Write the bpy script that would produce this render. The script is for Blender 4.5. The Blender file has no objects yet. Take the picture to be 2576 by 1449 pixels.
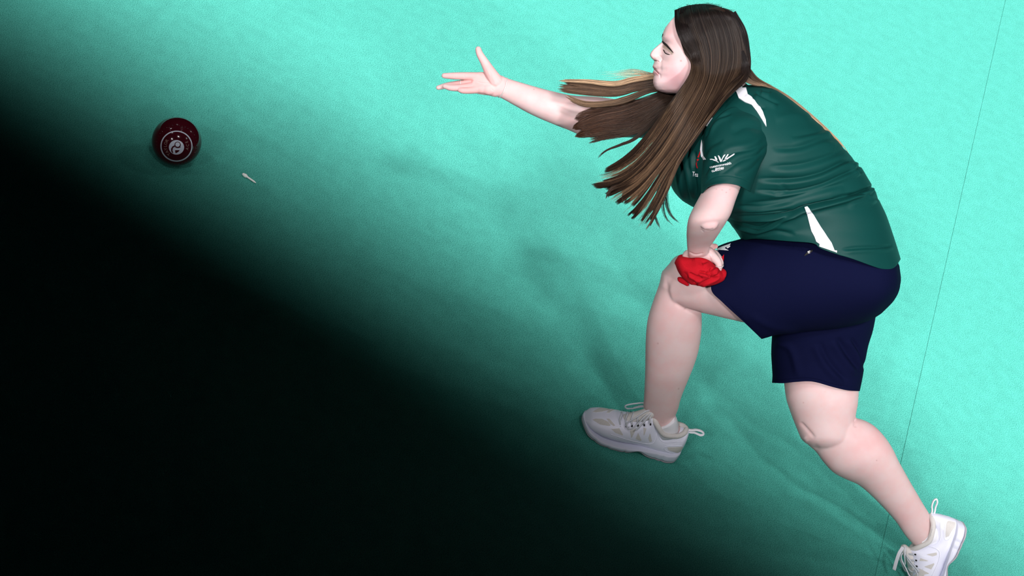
import bpy, bmesh, math, random
import numpy as np
from mathutils import Vector, Matrix
from mathutils.bvhtree import BVHTree
from math import radians, sin, cos, pi

random.seed(4); rng = np.random.default_rng(7)
S = bpy.context.scene
# ------------------------------------------------------------------ camera
PITCH, ROLL, DIST, FPX = radians(35), radians(28), 6.0, 6000.0
CX, CY = 1288.0, 724.5
X_ = np.array([1.0, 0, 0]); UP0 = np.array([0, sin(PITCH), cos(PITCH)])
V_ = np.array([0, cos(PITCH), -sin(PITCH)])
R_ = cos(ROLL)*X_ + sin(ROLL)*UP0
U_ = -sin(ROLL)*X_ + cos(ROLL)*UP0
REF = (1690.0, 1165.0)                          # heel of the front shoe = world origin
CAM = -(V_*DIST + R_*((REF[0]-CX)/FPX*DIST) - U_*((REF[1]-CY)/FPX*DIST))
cam_d = bpy.data.cameras.new('camera'); cam = bpy.data.objects.new('camera', cam_d)
S.collection.objects.link(cam)
cam_d.sensor_width = 36; cam_d.lens = 36*FPX/2576; cam_d.clip_end = 200
cam.matrix_world = Matrix(((R_[0], U_[0], -V_[0], CAM[0]), (R_[1], U_[1], -V_[1], CAM[1]),
                           (R_[2], U_[2], -V_[2], CAM[2]), (0, 0, 0, 1)))
S.camera = cam

def ray(x, y):
    return V_ + R_*((x-CX)/FPX) - U_*((y-CY)/FPX)
def pt(x, y, d):                                # photo direction + distance along the lens axis
    return CAM + ray(x, y)*(DIST+d)
def pz(x, y, z=0.0):                            # where that direction meets the height z
    r = ray(x, y); return CAM + r*((z-CAM[2])/r[2])
def proj(P):
    Q = np.asarray(P)-CAM; t = Q@V_
    return CX+(Q@R_)/t*FPX, CY-(Q@U_)/t*FPX, t-DIST
def px2m(p, d=0.0): return p*(DIST+d)/FPX

# ------------------------------------------------------------------ world, added lights, exposure
W = bpy.data.worlds.new('dark_hall'); S.world = W; W.use_nodes = True
W.node_tree.nodes['Background'].inputs[0].default_value = (0.5, 0.6, 0.7, 1)
W.node_tree.nodes['Background'].inputs[1].default_value = 0.004
S.view_settings.view_transform = 'Standard'; S.view_settings.look = 'None'
S.view_settings.exposure = 0.0; S.view_settings.gamma = 1.0
S.view_settings.use_curve_mapping = False

def bank(name, e1, e2, ldir, dist, length, depth, spread, power, color):
    """added gridded light, unseen; its near border, followed along the beam, meets the floor on the line e1-e2"""
    e1 = np.array(e1); e2 = np.array(e2)
    L = np.array(ldir, float); L /= np.linalg.norm(L)
    m = (e1+e2)/2; along = (e2-e1)/np.linalg.norm(e2-e1)
    w = np.cross(L, along); w /= np.linalg.norm(w)
    if w[1] < 0: w = -w
    al = np.cross(w, L); al /= np.linalg.norm(al)
    c = m - L*dist + w*depth/2
    ld = bpy.data.lights.new(name, 'AREA'); ld.shape = 'RECTANGLE'; ld.size = length; ld.size_y = depth
    ld.energy = power; ld.color = color; ld.spread = radians(spread)
    o = bpy.data.objects.new(name, ld); S.collection.objects.link(o)
    z = -L; x = al; y = np.cross(z, x)
    o.matrix_world = Matrix(((x[0], y[0], z[0], c[0]), (x[1], y[1], z[1], c[1]), (x[2], y[2], z[2], c[2]), (0, 0, 0, 1)))
    return o
EA, EB = (161, -50), (2109, 1200)                # mid-gradient of the lit part of the carpet
HALF = .84                                       # half width of the soft border on the carpet, m
for dir_, pw_ in [((-.12, .62, -.80), 300), ((.45, .50, -.75), 170), ((-.62, .28, -.72), 150), ((0, 0, -1), 90), ((-.45, -.42, -.75), 190),
                  ((.40, -.25, -.85), 70), ((-.50, .78, -.50), 230), ((.22, .85, -.50), 230), ((.72, .12, -.66), 70), ((-.78, -.05, -.62), 90)]:
    el = -dir_[2]/math.sqrt(sum(q*q for q in dir_))
    bank('added_light_bank', pz(*EA), pz(*EB), dir_, 8.0, 16, 8, math.degrees(2*math.atan(HALF*el/8)), pw_, (1.0, 0.97, 0.99))  # added light banks; borders shape the dark foreground, directions thin out shadows

# ------------------------------------------------------------------ helpers
def loc_of(o):
    v = np.zeros(3)
    while o is not None: v += np.array(o.location); o = o.parent
    return v
def mk(name, Vt, F, mat, parent=None, smooth=True, origin=None):
    Vt = np.asarray(Vt, float)
    me = bpy.data.meshes.new(name)
    org = np.zeros(3)
    if parent is not None: org = loc_of(parent)
    if origin is not None: org = np.asarray(origin, float)
    me.from_pydata((Vt-org).tolist(), [], [tuple(int(i) for i in f) for f in F])
    me.update()
    if smooth: me.polygons.foreach_set('use_smooth', [True]*len(me.polygons))
    o = bpy.data.objects.new(name, me); S.collection.objects.link(o)
    if origin is not None:
        o.location = org - (loc_of(parent) if parent is not None else 0)
    if parent is not None: o.parent = parent
    if mat: me.materials.append(mat)
    return o
def empty(name, loc):
    o = bpy.data.objects.new(name, None); o.location = loc; o.empty_display_size = .1
    S.collection.objects.link(o); return o
def join(*parts):
    Vs, Fs, n = [], [], 0
    for v, f in parts:
        v = np.asarray(v); Vs.append(v); Fs += [tuple(i+n for i in q) for q in f]; n += len(v)
    return np.vstack(Vs), Fs
def cr(P, n):
    """Catmull-Rom through rows of P, n samples"""
    P = np.asarray(P, float); k = len(P)
    if k == 2:
        t = np.linspace(0, 1, n)[:, None]; return P[0]*(1-t)+P[1]*t
    E = np.vstack([2*P[0]-P[1], P, 2*P[-1]-P[-2]])
    t = np.linspace(0, k-1-1e-9, n); i = t.astype(int); f = (t-i)[:, None]
    a, b, c, d = E[i], E[i+1], E[i+2], E[i+3]
    return .5*((2*b)+(-a+c)*f+(2*a-5*b+4*c-d)*f**2+(-a+3*b-3*c+d)*f**3)
def poly_at(pts, s):
    """positions at fraction s of the chord length of a polyline"""
    P = np.asarray(pts, float)
    if len(P) > 2: P = cr(P, 40)
    L = np.r_[0, np.cumsum(np.linalg.norm(np.diff(P, axis=0), axis=1))]; L /= L[-1]
    return np.stack([np.interp(s, L, P[:, k]) for k in range(P.shape[1])], 1)
def loft(secs, rows=60, m=64, n=2.0, cap=True, ends=(0, 0)):
    """secs: (outline line across the limb, depth of centre, half depth[, half depth far side])."""
    th = np.linspace(0, 2*pi, m, endpoint=False)
    c, s = np.cos(th), np.sin(th)
    cc = np.sign(c)*np.abs(c)**(2/n); ss = np.sign(s)*np.abs(s)**(2/n)
    fr = (1-cc)/2
    rings = []
    for q in secs:
        pts, dc, dr = q[0], q[1], q[2]; drf = q[3] if len(q) > 3 else dr
        xy = poly_at(pts, fr)
        d = dc - np.where(ss > 0, dr, drf)*ss
        rings.append(np.c_[xy, d].ravel())
    G = cr(np.array(rings), rows).reshape(rows, m, 3)
    # rounded ends
    for e, k in ((0, ends[0]), (-1, ends[1])):
        if k:
            base = G[e].copy(); cen = base.mean(0)
            nxt = G[1 if e == 0 else -2].mean(0); dirn = cen-nxt; dirn /= (np.linalg.norm(dirn[:2])+1e-9)
            extra = []
            for a in np.linspace(.15, 1, 8):
                ang = a*pi/2
                extra.append(cen+(base-cen)*max(cos(ang), .02)+dirn*k*sin(ang))
            G = np.concatenate([np.array(extra[::-1]), G]) if e == 0 else np.concatenate([G, np.array(extra)])
    R = len(G)
    P = G.reshape(-1, 3)
    P3 = CAM + (V_[None]+R_[None]*((P[:, :1]-CX)/FPX)-U_[None]*((P[:, 1:2]-CY)/FPX))*(DIST+P[:, 2:3])
    F = [(i*m+j, (i+1)*m+j, (i+1)*m+(j+1) % m, i*m+(j+1) % m) for i in range(R-1) for j in range(m)]
    if cap:
        F.append(tuple(range(m))); F.append(tuple((R-1)*m+j for j in range(m))[::-1])
    return P3, F
def tube(P, r, m=10, rows=None, cap=True, world=False, round_=True):
    """round tube; P rows (x,y,d) in photo units with r in px, or world points with r in metres"""
    P = np.asarray(P, float); r = np.broadcast_to(np.asarray(r, float), (len(P),))
    if not world:
        r = np.array([px2m(a, p[2]) for a, p in zip(r, P)]); P = np.array([pt(*p) for p in P])
    Q = cr(np.c_[P, r], rows or max(2, (len(P)-1)*6+1)); C, r = Q[:, :3], np.maximum(Q[:, 3], 1e-5)
    T = np.gradient(C, axis=0); T /= np.linalg.norm(T, axis=1)[:, None]+1e-12
    if round_:
        a = np.linspace(.1, 1, 5)[:-1]*pi/2
        h = [(C[0]-T[0]*r[0]*sin(x), r[0]*cos(x), T[0]) for x in [pi/2*.97]+list(a[::-1])]
        t = [(C[-1]+T[-1]*r[-1]*sin(x), r[-1]*cos(x), T[-1]) for x in list(a)+[pi/2*.97]]
        C = np.array([q[0] for q in h]+list(C)+[q[0] for q in t])
        r = np.array([q[1] for q in h]+list(r)+[q[1] for q in t])
        T = np.array([q[2] for q in h]+list(T)+[q[2] for q in t])
    up = np.array([.3, .2, .9]); 
    if abs(T[0]@up) > .9: up = np.array([1., 0, 0])
    N = np.cross(T[0], up); N /= np.linalg.norm(N); vs = []
    for i in range(len(C)):
        N = N-T[i]*(N@T[i]); N /= np.linalg.norm(N); B = np.cross(T[i], N)
        for j in range(m):
            a = 2*pi*j/m; vs.append(C[i]+(N*cos(a)+B*sin(a))*r[i])
    R = len(C)
    F = [(i*m+j, i*m+(j+1) % m, (i+1)*m+(j+1) % m, (i+1)*m+j) for i in range(R-1) for j in range(m)]
    if cap: F.append(tuple(range(m))[::-1]); F.append(tuple((R-1)*m+j for j in range(m)))
    return np.array(vs), F
def ball(x, y, d, r, sc=(1, 1, 1), world=False):
    c = np.array((x, y, d)) if world else pt(x, y, d); r = r if world else px2m(r, d)
    bm = bmesh.new(); bmesh.ops.create_icosphere(bm, subdivisions=4, radius=r)
    v = np.array([p.co[:] for p in bm.verts]); f = [tuple(q.index for q in p.verts) for p in bm.faces]; bm.free()
    return c+(R_*v[:, :1]*sc[0]+U_*v[:, 1:2]*sc[1]+V_*v[:, 2:3]*sc[2]), f
def evalmesh(o):
    dg = bpy.context.evaluated_depsgraph_get(); e = o.evaluated_get(dg); me = e.to_mesh()
    n = len(me.vertices); v = np.empty(n*3); me.vertices.foreach_get('co', v)
    f = [tuple(p.vertices) for p in me.polygons]; e.to_mesh_clear()
    return v.reshape(-1, 3), f
def remesh(parts, size, it=4, fac=.5):
    v, f = join(*parts); o = mk('tmp', v, f, None)
    m = o.modifiers.new('r', 'REMESH'); m.mode = 'VOXEL'; m.voxel_size = size
    s = o.modifiers.new('s', 'SMOOTH'); s.factor = fac; s.iterations = it
    v, f = evalmesh(o); me = o.data; bpy.data.objects.remove(o); bpy.data.meshes.remove(me)
    return v, f
def solidify(v, f, t):
    o = mk('tmp', v, f, None); m = o.modifiers.new('s', 'SOLIDIFY'); m.thickness = t; m.offset = -1
    v, f = evalmesh(o); me = o.data; bpy.data.objects.remove(o); bpy.data.meshes.remove(me)
    return v, f
def normals(v, f):
    v = np.asarray(v); n = np.zeros_like(v)
    q = np.array([(a[0], a[1], a[2]) if len(a) < 4 else (a[0], a[1], a[2]) for a in f if len(a) <= 4])
    q2 = np.array([(a[0], a[2], a[3]) for a in f if len(a) == 4] or [(0, 0, 0)])
    for k in (q, q2):
        fn = np.cross(v[k[:, 1]]-v[k[:, 0]], v[k[:, 2]]-v[k[:, 0]])
        for j in range(3): np.add.at(n, k[:, j], fn)
    return n/(np.linalg.norm(n, axis=1)[:, None]+1e-12)
def fix_out(v, f):
    c = np.asarray(v).mean(0); n = normals(v, f)
    if ((n*(v-c)).sum(1)).mean() < 0: f = [tuple(q[::-1]) for q in f]
    return v, f
def seg_dist(x, y, line, rows=24):
    P = cr(line, rows) if len(line) > 2 else np.asarray(line, float)
    best = np.full(x.shape, 1e9); side = np.zeros_like(x); tt = np.zeros_like(x)
    for i in range(len(P)-1):
        a, b = P[i], P[i+1]; e = b-a; L2 = e@e+1e-9
        t = np.clip(((x-a[0])*e[0]+(y-a[1])*e[1])/L2, 0, 1)
        dx, dy = x-a[0]-t*e[0], y-a[1]-t*e[1]; d = np.hypot(dx, dy)
        k = d < best; best = np.where(k, d, best); side = np.where(k, np.sign(e[0]*dy-e[1]*dx), side)
        tt = np.where(k, (i+t)/(len(P)-1), tt)
    return best, side, tt
def folds(v, f, strokes, near=True):
    """press creases and ridges into a cloth surface; a stroke = (line, width px, depth mm[, step mm])"""
    v = np.asarray(v).copy(); n = normals(v, f); x, y, d = proj(v)
    face = -(n@V_); k = np.clip(face*2.5+.5, 0, 1)
    disp = np.zeros(len(v))
    for s in strokes:
        line, w, a = s[:3]; step = s[3] if len(s) > 3 else 0
        dd, sd, tt = seg_dist(x, y, line)
        taper = np.clip(np.minimum(tt, 1-tt)*6, 0, 1)**.7
        disp += a*np.exp(-(dd/w)**2)*taper
        if step: disp += step*np.exp(-((dd-2.0*w)/(1.6*w))**2)*taper*np.clip(sd, 0, 1)
    return v + n*(disp*k*.001)[:, None]
def bvh(o):
    me = o.data; org = loc_of(o)
    vs = [Vector(np.array(p.co)+org) for p in me.vertices]
    return BVHTree.FromPolygons(vs, [tuple(p.vertices) for p in me.polygons])
def plate(name, v2, f2, tree, mat, parent, lift=.0012, step=4.0, caster=None, thick=True, fallback=-.4):
    """print or trim piece that lies on a surface: flat outline pressed onto it and given thickness"""
    bm = bmesh.new(); vs = [bm.verts.new((p[0], p[1], 0)) for p in v2]
    for q in f2:
        try: bm.faces.new([vs[i] for i in q])
        except ValueError: pass
    a = np.array([p[:2] for p in v2]); lo, hi = a.min(0), a.max(0)
    for ax in (0, 1):
        g = lo[ax]+step
        while g < hi[ax]:
            co = [0, 0, 0]; no = [0, 0, 0]; co[ax] = g; no[ax] = 1
            bmesh.ops.bisect_plane(bm, geom=bm.verts[:]+bm.edges[:]+bm.faces[:], plane_co=co, plane_no=no)
            g += step
    bmesh.ops.triangulate(bm, faces=[q for q in bm.faces if len(q.verts) > 4])
    top = []; nn = []; last = None
    for p in bm.verts:
        if caster: o_, r_ = caster(p.co.x, p.co.y)
        else: o_, r_ = CAM, ray(p.co.x, p.co.y)
        h, no, ix, ds = tree.ray_cast(Vector(o_), Vector(r_).normalized())
        if h is None:
            h, no, ix, ds = tree.find_nearest(Vector(pt(p.co.x, p.co.y, fallback))) if not caster else tree.find_nearest(Vector(o_)+Vector(r_)*.03)
        if no.dot(Vector(r_)) > 0: no = -no
        top.append(np.array(h)+np.array(no)*lift); nn.append(np.array(no))
    bm.verts.index_update(); fs = [tuple(q.index for q in p.verts) for p in bm.faces]
    top = np.array(top); nn = np.array(nn); n = len(top)
    edges = {}
    for q in fs:
        for i in range(len(q)):
            e = (q[i], q[(i+1) % len(q)]); edges[e] = edges.get(e, 0)+1
    F = list(fs)
    V2 = top
    if thick:
        V2 = np.vstack([top, top-nn*(lift+.0006)])
        F += [tuple(i+n for i in q[::-1]) for q in fs]
        for (i, j) in edges:
            if (j, i) not in edges: F.append((j, i, i+n, j+n))
    bm.free()
    return mk(name, V2, F, mat, parent, smooth=False)
def text2d(s, size, ox, oy, ang=0, sx=1, shear=0, bold=0.0):
    c = bpy.data.curves.new('t', 'FONT'); c.body = s; c.size = size; c.offset = bold; c.resolution_u = 3
    o = bpy.data.objects.new('t', c); S.collection.objects.link(o)
    v, f = evalmesh(o); bpy.data.objects.remove(o); bpy.data.curves.remove(c)
    x = v[:, 0]*sx+v[:, 1]*shear; y = -v[:, 1]
    ca, sa = cos(ang), sin(ang)
    return np.c_[ox+x*ca-y*sa, oy+x*sa+y*ca], f
def Z(ox, oy, sc, pts): return [(ox+a/sc, oy+b/sc) for a, b in pts]

# ------------------------------------------------------------------ materials
def mat(name, col, rough=.6, spec=.5, sss=0, metal=0, sheen=0, coat=0):
    m = bpy.data.materials.new(name); m.use_nodes = True; b = m.node_tree.nodes['Principled BSDF']
    b.inputs['Base Color'].default_value = (*col, 1); b.inputs['Roughness'].default_value = rough
    b.inputs['Specular IOR Level'].default_value = spec; b.inputs['Metallic'].default_value = metal
    if sss:
        b.inputs['Subsurface Weight'].default_value = sss; b.inputs['Subsurface Radius'].default_value = (1, .35, .2)
        b.inputs['Subsurface Scale'].default_value = .006
    if sheen: b.inputs['Sheen Weight'].default_value = sheen; b.inputs['Sheen Roughness'].default_value = .4
    if coat: b.inputs['Coat Weight'].default_value = coat; b.inputs['Coat Roughness'].default_value = .08
    return m
def N(m, t, **kw):
    n = m.node_tree.nodes.new(t)
    for k, v in kw.items():
        if hasattr(n, k): setattr(n, k, v)
        else: n.inputs[k].default_value = v
    return n
def L(m, a, b): m.node_tree.links.new(a, b)
def tex(m, scale, c1, c2, bump=0, dist=.001, detail=4, lo=.35, hi=.65, stretch=None, bscale=None):
    b = m.node_tree.nodes['Principled BSDF']; g = N(m, 'ShaderNodeNewGeometry')
    src = g.outputs['Position']
    if stretch:
        mp = N(m, 'ShaderNodeMapping'); mp.inputs['Scale'].default_value = stretch; L(m, src, mp.inputs['Vector']); src = mp.outputs[0]
    n = N(m, 'ShaderNodeTexNoise'); n.inputs['Scale'].default_value = scale; n.inputs['Detail'].default_value = detail
    L(m, src, n.inputs['Vector'])
    r = N(m, 'ShaderNodeValToRGB'); r.color_ramp.elements[0].position = lo; r.color_ramp.elements[1].position = hi
    r.color_ramp.elements[0].color = (*c1, 1); r.color_ramp.elements[1].color = (*c2, 1)
    L(m, n.outputs[0], r.inputs[0]); L(m, r.outputs[0], b.inputs['Base Color'])
    if bump:
        n2 = n
        if bscale:
            n2 = N(m, 'ShaderNodeTexNoise'); n2.inputs['Scale'].default_value = bscale; L(m, src, n2.inputs['Vector'])
        bp = N(m, 'ShaderNodeBump'); bp.inputs['Strength'].default_value = bump; bp.inputs['Distance'].default_value = dist
        L(m, n2.outputs[0], bp.inputs['Height']); L(m, bp.outputs[0], b.inputs['Normal'])
    return r

M = {}
# carpet: short teal pile
m = M['carpet'] = mat('carpet_teal', (.09, .55, .42), .95, .1)
r = tex(m, 400, (.014, .20, .152), (.108, .50, .410), bump=.8, dist=.003, detail=2, lo=.30, hi=.62, stretch=(1.0, 1.15, 1))
b = m.node_tree.nodes['Principled BSDF']
n2 = N(m, 'ShaderNodeTexNoise'); n2.inputs['Scale'].default_value = 26; n2.inputs['Detail'].default_value = 6
g2 = N(m, 'ShaderNodeNewGeometry'); L(m, g2.outputs['Position'], n2.inputs['Vector'])
mr = N(m, 'ShaderNodeMapRange'); mr.inputs[1].default_value = .3; mr.inputs[2].default_value = .7; mr.inputs[3].default_value = .93; mr.inputs[4].default_value = 1.06
L(m, n2.outputs[0], mr.inputs[0])
mx = N(m, 'ShaderNodeMix', data_type='RGBA', blend_type='MULTIPLY'); mx.inputs[0].default_value = 1
L(m, r.outputs[0], mx.inputs[6]); L(m, mr.outputs[0], mx.inputs[7]); L(m, mx.outputs[2], b.inputs['Base Color'])
M['backing'] = mat('carpet_backing', (.03, .16, .13), 1, .05)
# skin, tinted by a painted colour attribute
m = M['skin'] = mat('skin', (.66, .45, .42), .55, .22, sss=.12)
b = m.node_tree.nodes['Principled BSDF']
at = N(m, 'ShaderNodeVertexColor'); at.layer_name = 'tint'
g = N(m, 'ShaderNodeNewGeometry'); nz = N(m, 'ShaderNodeTexNoise'); nz.inputs['Scale'].default_value = 28; nz.inputs['Detail'].default_value = 5
L(m, g.outputs['Position'], nz.inputs['Vector'])
rp = N(m, 'ShaderNodeValToRGB'); rp.color_ramp.elements[0].position = .35; rp.color_ramp.elements[1].position = .7
rp.color_ramp.elements[0].color = (1.0, 1.0, 1.0, 1); rp.color_ramp.elements[1].color = (1.0, .88, .88, 1)
L(m, nz.outputs[0], rp.inputs[0])
mx = N(m, 'ShaderNodeMix', data_type='RGBA', blend_type='MULTIPLY'); mx.inputs[0].default_value = 1
L(m, at.outputs[0], mx.inputs[6]); L(m, rp.outputs[0], mx.inputs[7]); L(m, mx.outputs[2], b.inputs['Base Color'])
nf = N(m, 'ShaderNodeTexNoise'); nf.inputs['Scale'].default_value = 900; L(m, g.outputs['Position'], nf.inputs['Vector'])
bp = N(m, 'ShaderNodeBump'); bp.inputs['Strength'].default_value = .12; bp.inputs['Distance'].default_value = .0006
L(m, nf.outputs[0], bp.inputs['Height']); L(m, bp.outputs[0], b.inputs['Normal'])
M['shirt'] = mat('shirt_green', (.007, .066, .056), .5, .16)
tex(M['shirt'], 1500, (.0022, .040, .035), (.0035, .051, .045), bump=.25, dist=.0006)
M['shorts'] = mat('shorts_navy', (.004, .006, .032), .8, .02)
tex(M['shorts'], 1200, (.0034, .0045, .021), (.0044, .006, .028), bump=.25, dist=.0006)
M['white'] = mat('white_cloth', (.82, .82, .86), .6, .3)
M['print'] = mat('white_print', (.8, .8, .82), .5, .3)
M['redprint'] = mat('red_print', (.45, .01, .015), .5, .3)
M['red'] = mat('red_towel', (.5, .006, .014), .9, .1)
tex(M['red'], 900, (.40, .005, .012), (.52, .009, .019), bump=.5, dist=.0008)
M['shoe'] = mat('shoe_white', (.86, .87, 1.0), .4, .5)
M['shoesole'] = mat('shoe_sole', (.74, .76, .88), .35, .5)
M['outsole'] = mat('shoe_outsole', (.42, .40, .44), .6, .4)
M['beige'] = mat('shoe_lining', (.72, .70, .67), .85, .2)
tex(M['beige'], 1400, (.60, .57, .55), (.76, .74, .70), bump=.5, dist=.0006)
M['lace'] = mat('lace', (.62, .64, .68), .8, .2)
M['dark'] = mat('dark_hole', (.02, .02, .02), .8, .2)
M['gel'] = mat('clear_heel', (.6, .6, .66), .1, .6, coat=.8)
M['bowl'] = mat('bowl_maroon', (.055, .0035, .009), .11, .28)
M['bowlwhite'] = mat('bowl_inlay', (.62, .68, .78), .35, .5)
M['bowltext'] = mat('bowl_lettering', (.30, .20, .17), .4, .4)
M['peg'] = mat('peg_white', (.92, .92, .88), .5, .4)
M['silver'] = mat('silver', (.8, .78, .75), .3, .9, metal=.3)
M['brow'] = mat('brow_hair', (.018, .010, .009), .7, .2)
M['eyewhite'] = mat('eye', (.6, .58, .56), .2, .5)
m = M['hair'] = bpy.data.materials.new('hair_brown'); m.use_nodes = True
hb = m.node_tree.nodes['Principled BSDF']; at = N(m, 'ShaderNodeAttribute'); at.attribute_name = 'tone'
L(m, at.outputs['Color'], hb.inputs['Base Color']); hb.inputs['Roughness'].default_value = .33; hb.inputs['Specular IOR Level'].default_value = .20

# ------------------------------------------------------------------ setting: carpet laid in strips
sa, sb = pz(2552, -100), pz(2185, 1520)
sd = (sb-sa)/np.linalg.norm(sb-sa); sn = np.array([sd[1], -sd[0], 0]);
if sn[0] < 0: sn = -sn
mid = (sa+sb)/2
A_, B_ = mid-sd*9, mid+sd*9
def slab(name, c0, c1, c2, c3, z0, z1, mt, parent=None, bev=.0):
    v = [(*c[:2], z0) for c in (c0, c1, c2, c3)]+[(*c[:2], z1) for c in (c0, c1, c2, c3)]
    f = [(3, 2, 1, 0), (4, 5, 6, 7), (0, 1, 5, 4), (1, 2, 6, 5), (2, 3, 7, 6), (3, 0, 4, 7)]
    c = np.mean([np.array(q) for q in v], 0); 
    o = mk(name, v, f, mt, parent, smooth=False)
    bm = bmesh.new(); bm.from_mesh(o.data); bmesh.ops.recalc_face_normals(bm, faces=bm.faces)
    if bev: bmesh.ops.bevel(bm, geom=[e for e in bm.edges if all(q.co.z > z1-1e-4 for q in e.verts)], offset=bev, segments=3, affect='EDGES')
    bm.to_mesh(o.data); bm.free(); return o
fl = slab('floor', A_-sn*14, B_-sn*14, B_+sn*8, A_+sn*8, -.05, -.006, M['backing']); fl['kind'] = 'structure'
g = .0003
slab('carpet_strip', A_-sn*14, B_-sn*14, B_-sn*g, A_-sn*g, -.006, 0, M['carpet'], fl, bev=.0008)
slab('carpet_strip', A_+sn*g, B_+sn*g, B_+sn*8, A_+sn*8, -.006, 0, M['carpet'], fl, bev=.0008)

# ------------------------------------------------------------------ the player
root = empty('person', tuple(pz(1990, 1230)))
root['category'] = 'person'
root['label'] = 'woman bowler in green polo and navy shorts lunging with one arm stretched forward'

# --- head: half width over the profile
rows_y = [  # y, front x, back x, [(distance behind profile, half width)]
 (14.5, 1772, 1790, [(0, 0), (4, 3), (9, 3)]),
 (16, 1762, 1803, [(0, 0), (5, 11), (20, 18)]),
 (18.5, 1746, 1817, [(0, 0), (5, 17), (20, 30), (35, 33)]),
 (23, 1727, 1832, [(0, 0), (5, 20), (20, 38), (50, 47)]),
 (30, 1709, 1845, [(0, 0), (4, 20), (12, 36), (35, 54), (70, 60)]),
 (41, 1697.5, 1858, [(0, 0), (3, 20), (10, 38), (30, 57), (60, 68), (100, 71)]),
 (56, 1684, 1866, [(0, 0), (3, 20), (9, 35), (25, 53), (55, 68), (100, 75)]),
 (70, 1673, 1871, [(0, 0), (3, 20), (8, 34), (22, 50), (50, 66), (100, 77)]),
 (85, 1666.6, 1874, [(0, 0), (3, 21), (7, 33), (18, 47), (40, 60), (70, 70), (110, 77)]),
 (93, 1664.8, 1875, [(0, 0), (3, 21), (7, 34), (16, 46), (30, 54), (60, 67), (110, 77)]),
 (101, 1665.6, 1875, [(0, 0), (3, 17), (7, 28), (15, 44), (26, 52), (55, 66), (110, 77)]),
 (106, 1664.2, 1875, [(0, 0), (2, 7), (8, 13), (13, 26), (20, 40), (30, 51), (55, 65), (110, 77)]),
 (116, 1653, 1874, [(0, 0), (2, 6), (12, 9), (19, 15), (24, 28), (32, 40), (45, 54), (65, 66), (110, 76)]),
 (124, 1643.5, 1873, [(0, 0), (2, 6), (14, 9), (24, 14), (30, 27), (38, 38), (55, 56), (75, 67), (110, 76)]),
 (132.5, 1636.8, 1871, [(0, 0), (2, 7), (10, 10.5), (20, 13), (30, 17), (38, 32), (48, 46), (62, 58), (85, 68), (120, 75)]),
 (139, 1634.8, 1869, [(0, 0), (2, 8), (7, 11), (14, 13), (19, 16), (27, 17.5), (33, 24), (40, 36), (50, 48), (66, 60), (90, 69), (120, 74)]),
 (145, 1637.8, 1866, [(0, 0), (2, 8), (6, 11), (12, 16), (20, 18), (27, 20), (33, 31), (45, 46), (62, 59), (90, 69), (120, 73)]),
 (150, 1642.5, 1863, [(0, 0), (2, 7), (6, 11), (12, 17), (18, 20), (25, 27), (35, 40), (55, 56), (85, 68), (120, 72)]),
 (153, 1646.2, 1861, [(0, 0), (3, 11), (8, 19), (15, 26), (25, 34), (38, 46), (60, 60), (90, 69), (120, 71)]),
 (160, 1644.4, 1857, [(0, 0), (3, 12), (8, 20), (15, 28), (25, 36), (38, 47), (60, 60), (90, 68), (120, 70)]),
 (166, 1641.6, 1852, [(0, 0), (2.5, 11), (8, 20), (14, 26), (24, 36), (38, 47), (60, 59), (90, 67), (120, 68)]),
 (170, 1642.2, 1848, [(0, 0), (2.5, 10), (8, 18.5), (14, 25), (24, 36), (38, 47), (60, 59), (90, 66), (120, 67)]),
 (173.5, 1645, 1845, [(0, 0), (2.5, 9), (7, 16), (12, 23), (22, 35), (36, 46), (58, 58), (90, 65), (120, 66)]),
 (177, 1644.5, 1842, [(0, 0), (2.5, 9), (7, 17), (12, 24), (22, 35), (36, 46), (58, 57), (90, 65), (120, 65)]),
 (182, 1642, 1838, [(0, 0), (2.5, 10), (7, 18), (13, 25), (24, 36), (38, 46), (60, 57), (90, 64)]),
 (186, 1643, 1833, [(0, 0), (2.5, 11), (7, 18), (13, 25), (24, 36), (38, 46), (60, 56), (90, 62)]),
 (190.5, 1645.2, 1828, [(0, 0), (3, 12), (8, 20), (14, 26), (24, 35), (38, 45), (60, 54), (90, 60)]),
 (199, 1643.4, 1812, [(0, 0), (3, 14), (8, 23), (15, 30), (25, 36), (38, 43), (60, 51), (90, 56)]),
 (207, 1642.8, 1798, [(0, 0), (3, 14), (8, 23), (15, 29), (25, 35), (38, 41), (60, 48), (90, 52)]),
 (217, 1645.5, 1780, [(0, 0), (3, 12), (8, 20), (15, 26), (25, 32), (40, 38), (60, 43)]),
 (225.5, 1651, 1764, [(0, 0), (3, 10), (8, 17), (16, 24), (30, 30), (50, 35)]),
 (231.5, 1662, 1750, [(0, 0), (3, 8), (10, 16), (22, 22), (40, 26)]),
 (235.2, 1679, 1735, [(0, 0), (3, 4), (10, 7), (24, 8)]),
]
RY = np.array([r[0] for r in rows_y], float)
DCH = -.385
HY = np.arange(14.5, 235.3, .75)
fx = np.interp(HY, RY, [r[1] for r in rows_y]); bx = np.interp(HY, RY, [r[2] for r in rows_y])
def ksm(a, k=3):
    ker = np.exp(-(np.arange(-k, k+1)/(k*.5))**2); ker /= ker.sum(); return np.convolve(np.pad(a, k, 'edge'), ker, 'valid')
fx = ksm(fx, 3); bx = ksm(bx, 10)
DX = np.r_[np.linspace(0, 1, 7)**2*3, np.arange(3.6, 60, .9), np.arange(60, 245, 2.0)]
TW = np.array([np.interp(DX, [q[0] for q in r[3]], [q[1] for q in r[3]]) for r in rows_y])
WF = np.stack([np.interp(HY, RY, TW[:, j]) for j in range(len(DX))], 1)
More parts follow.
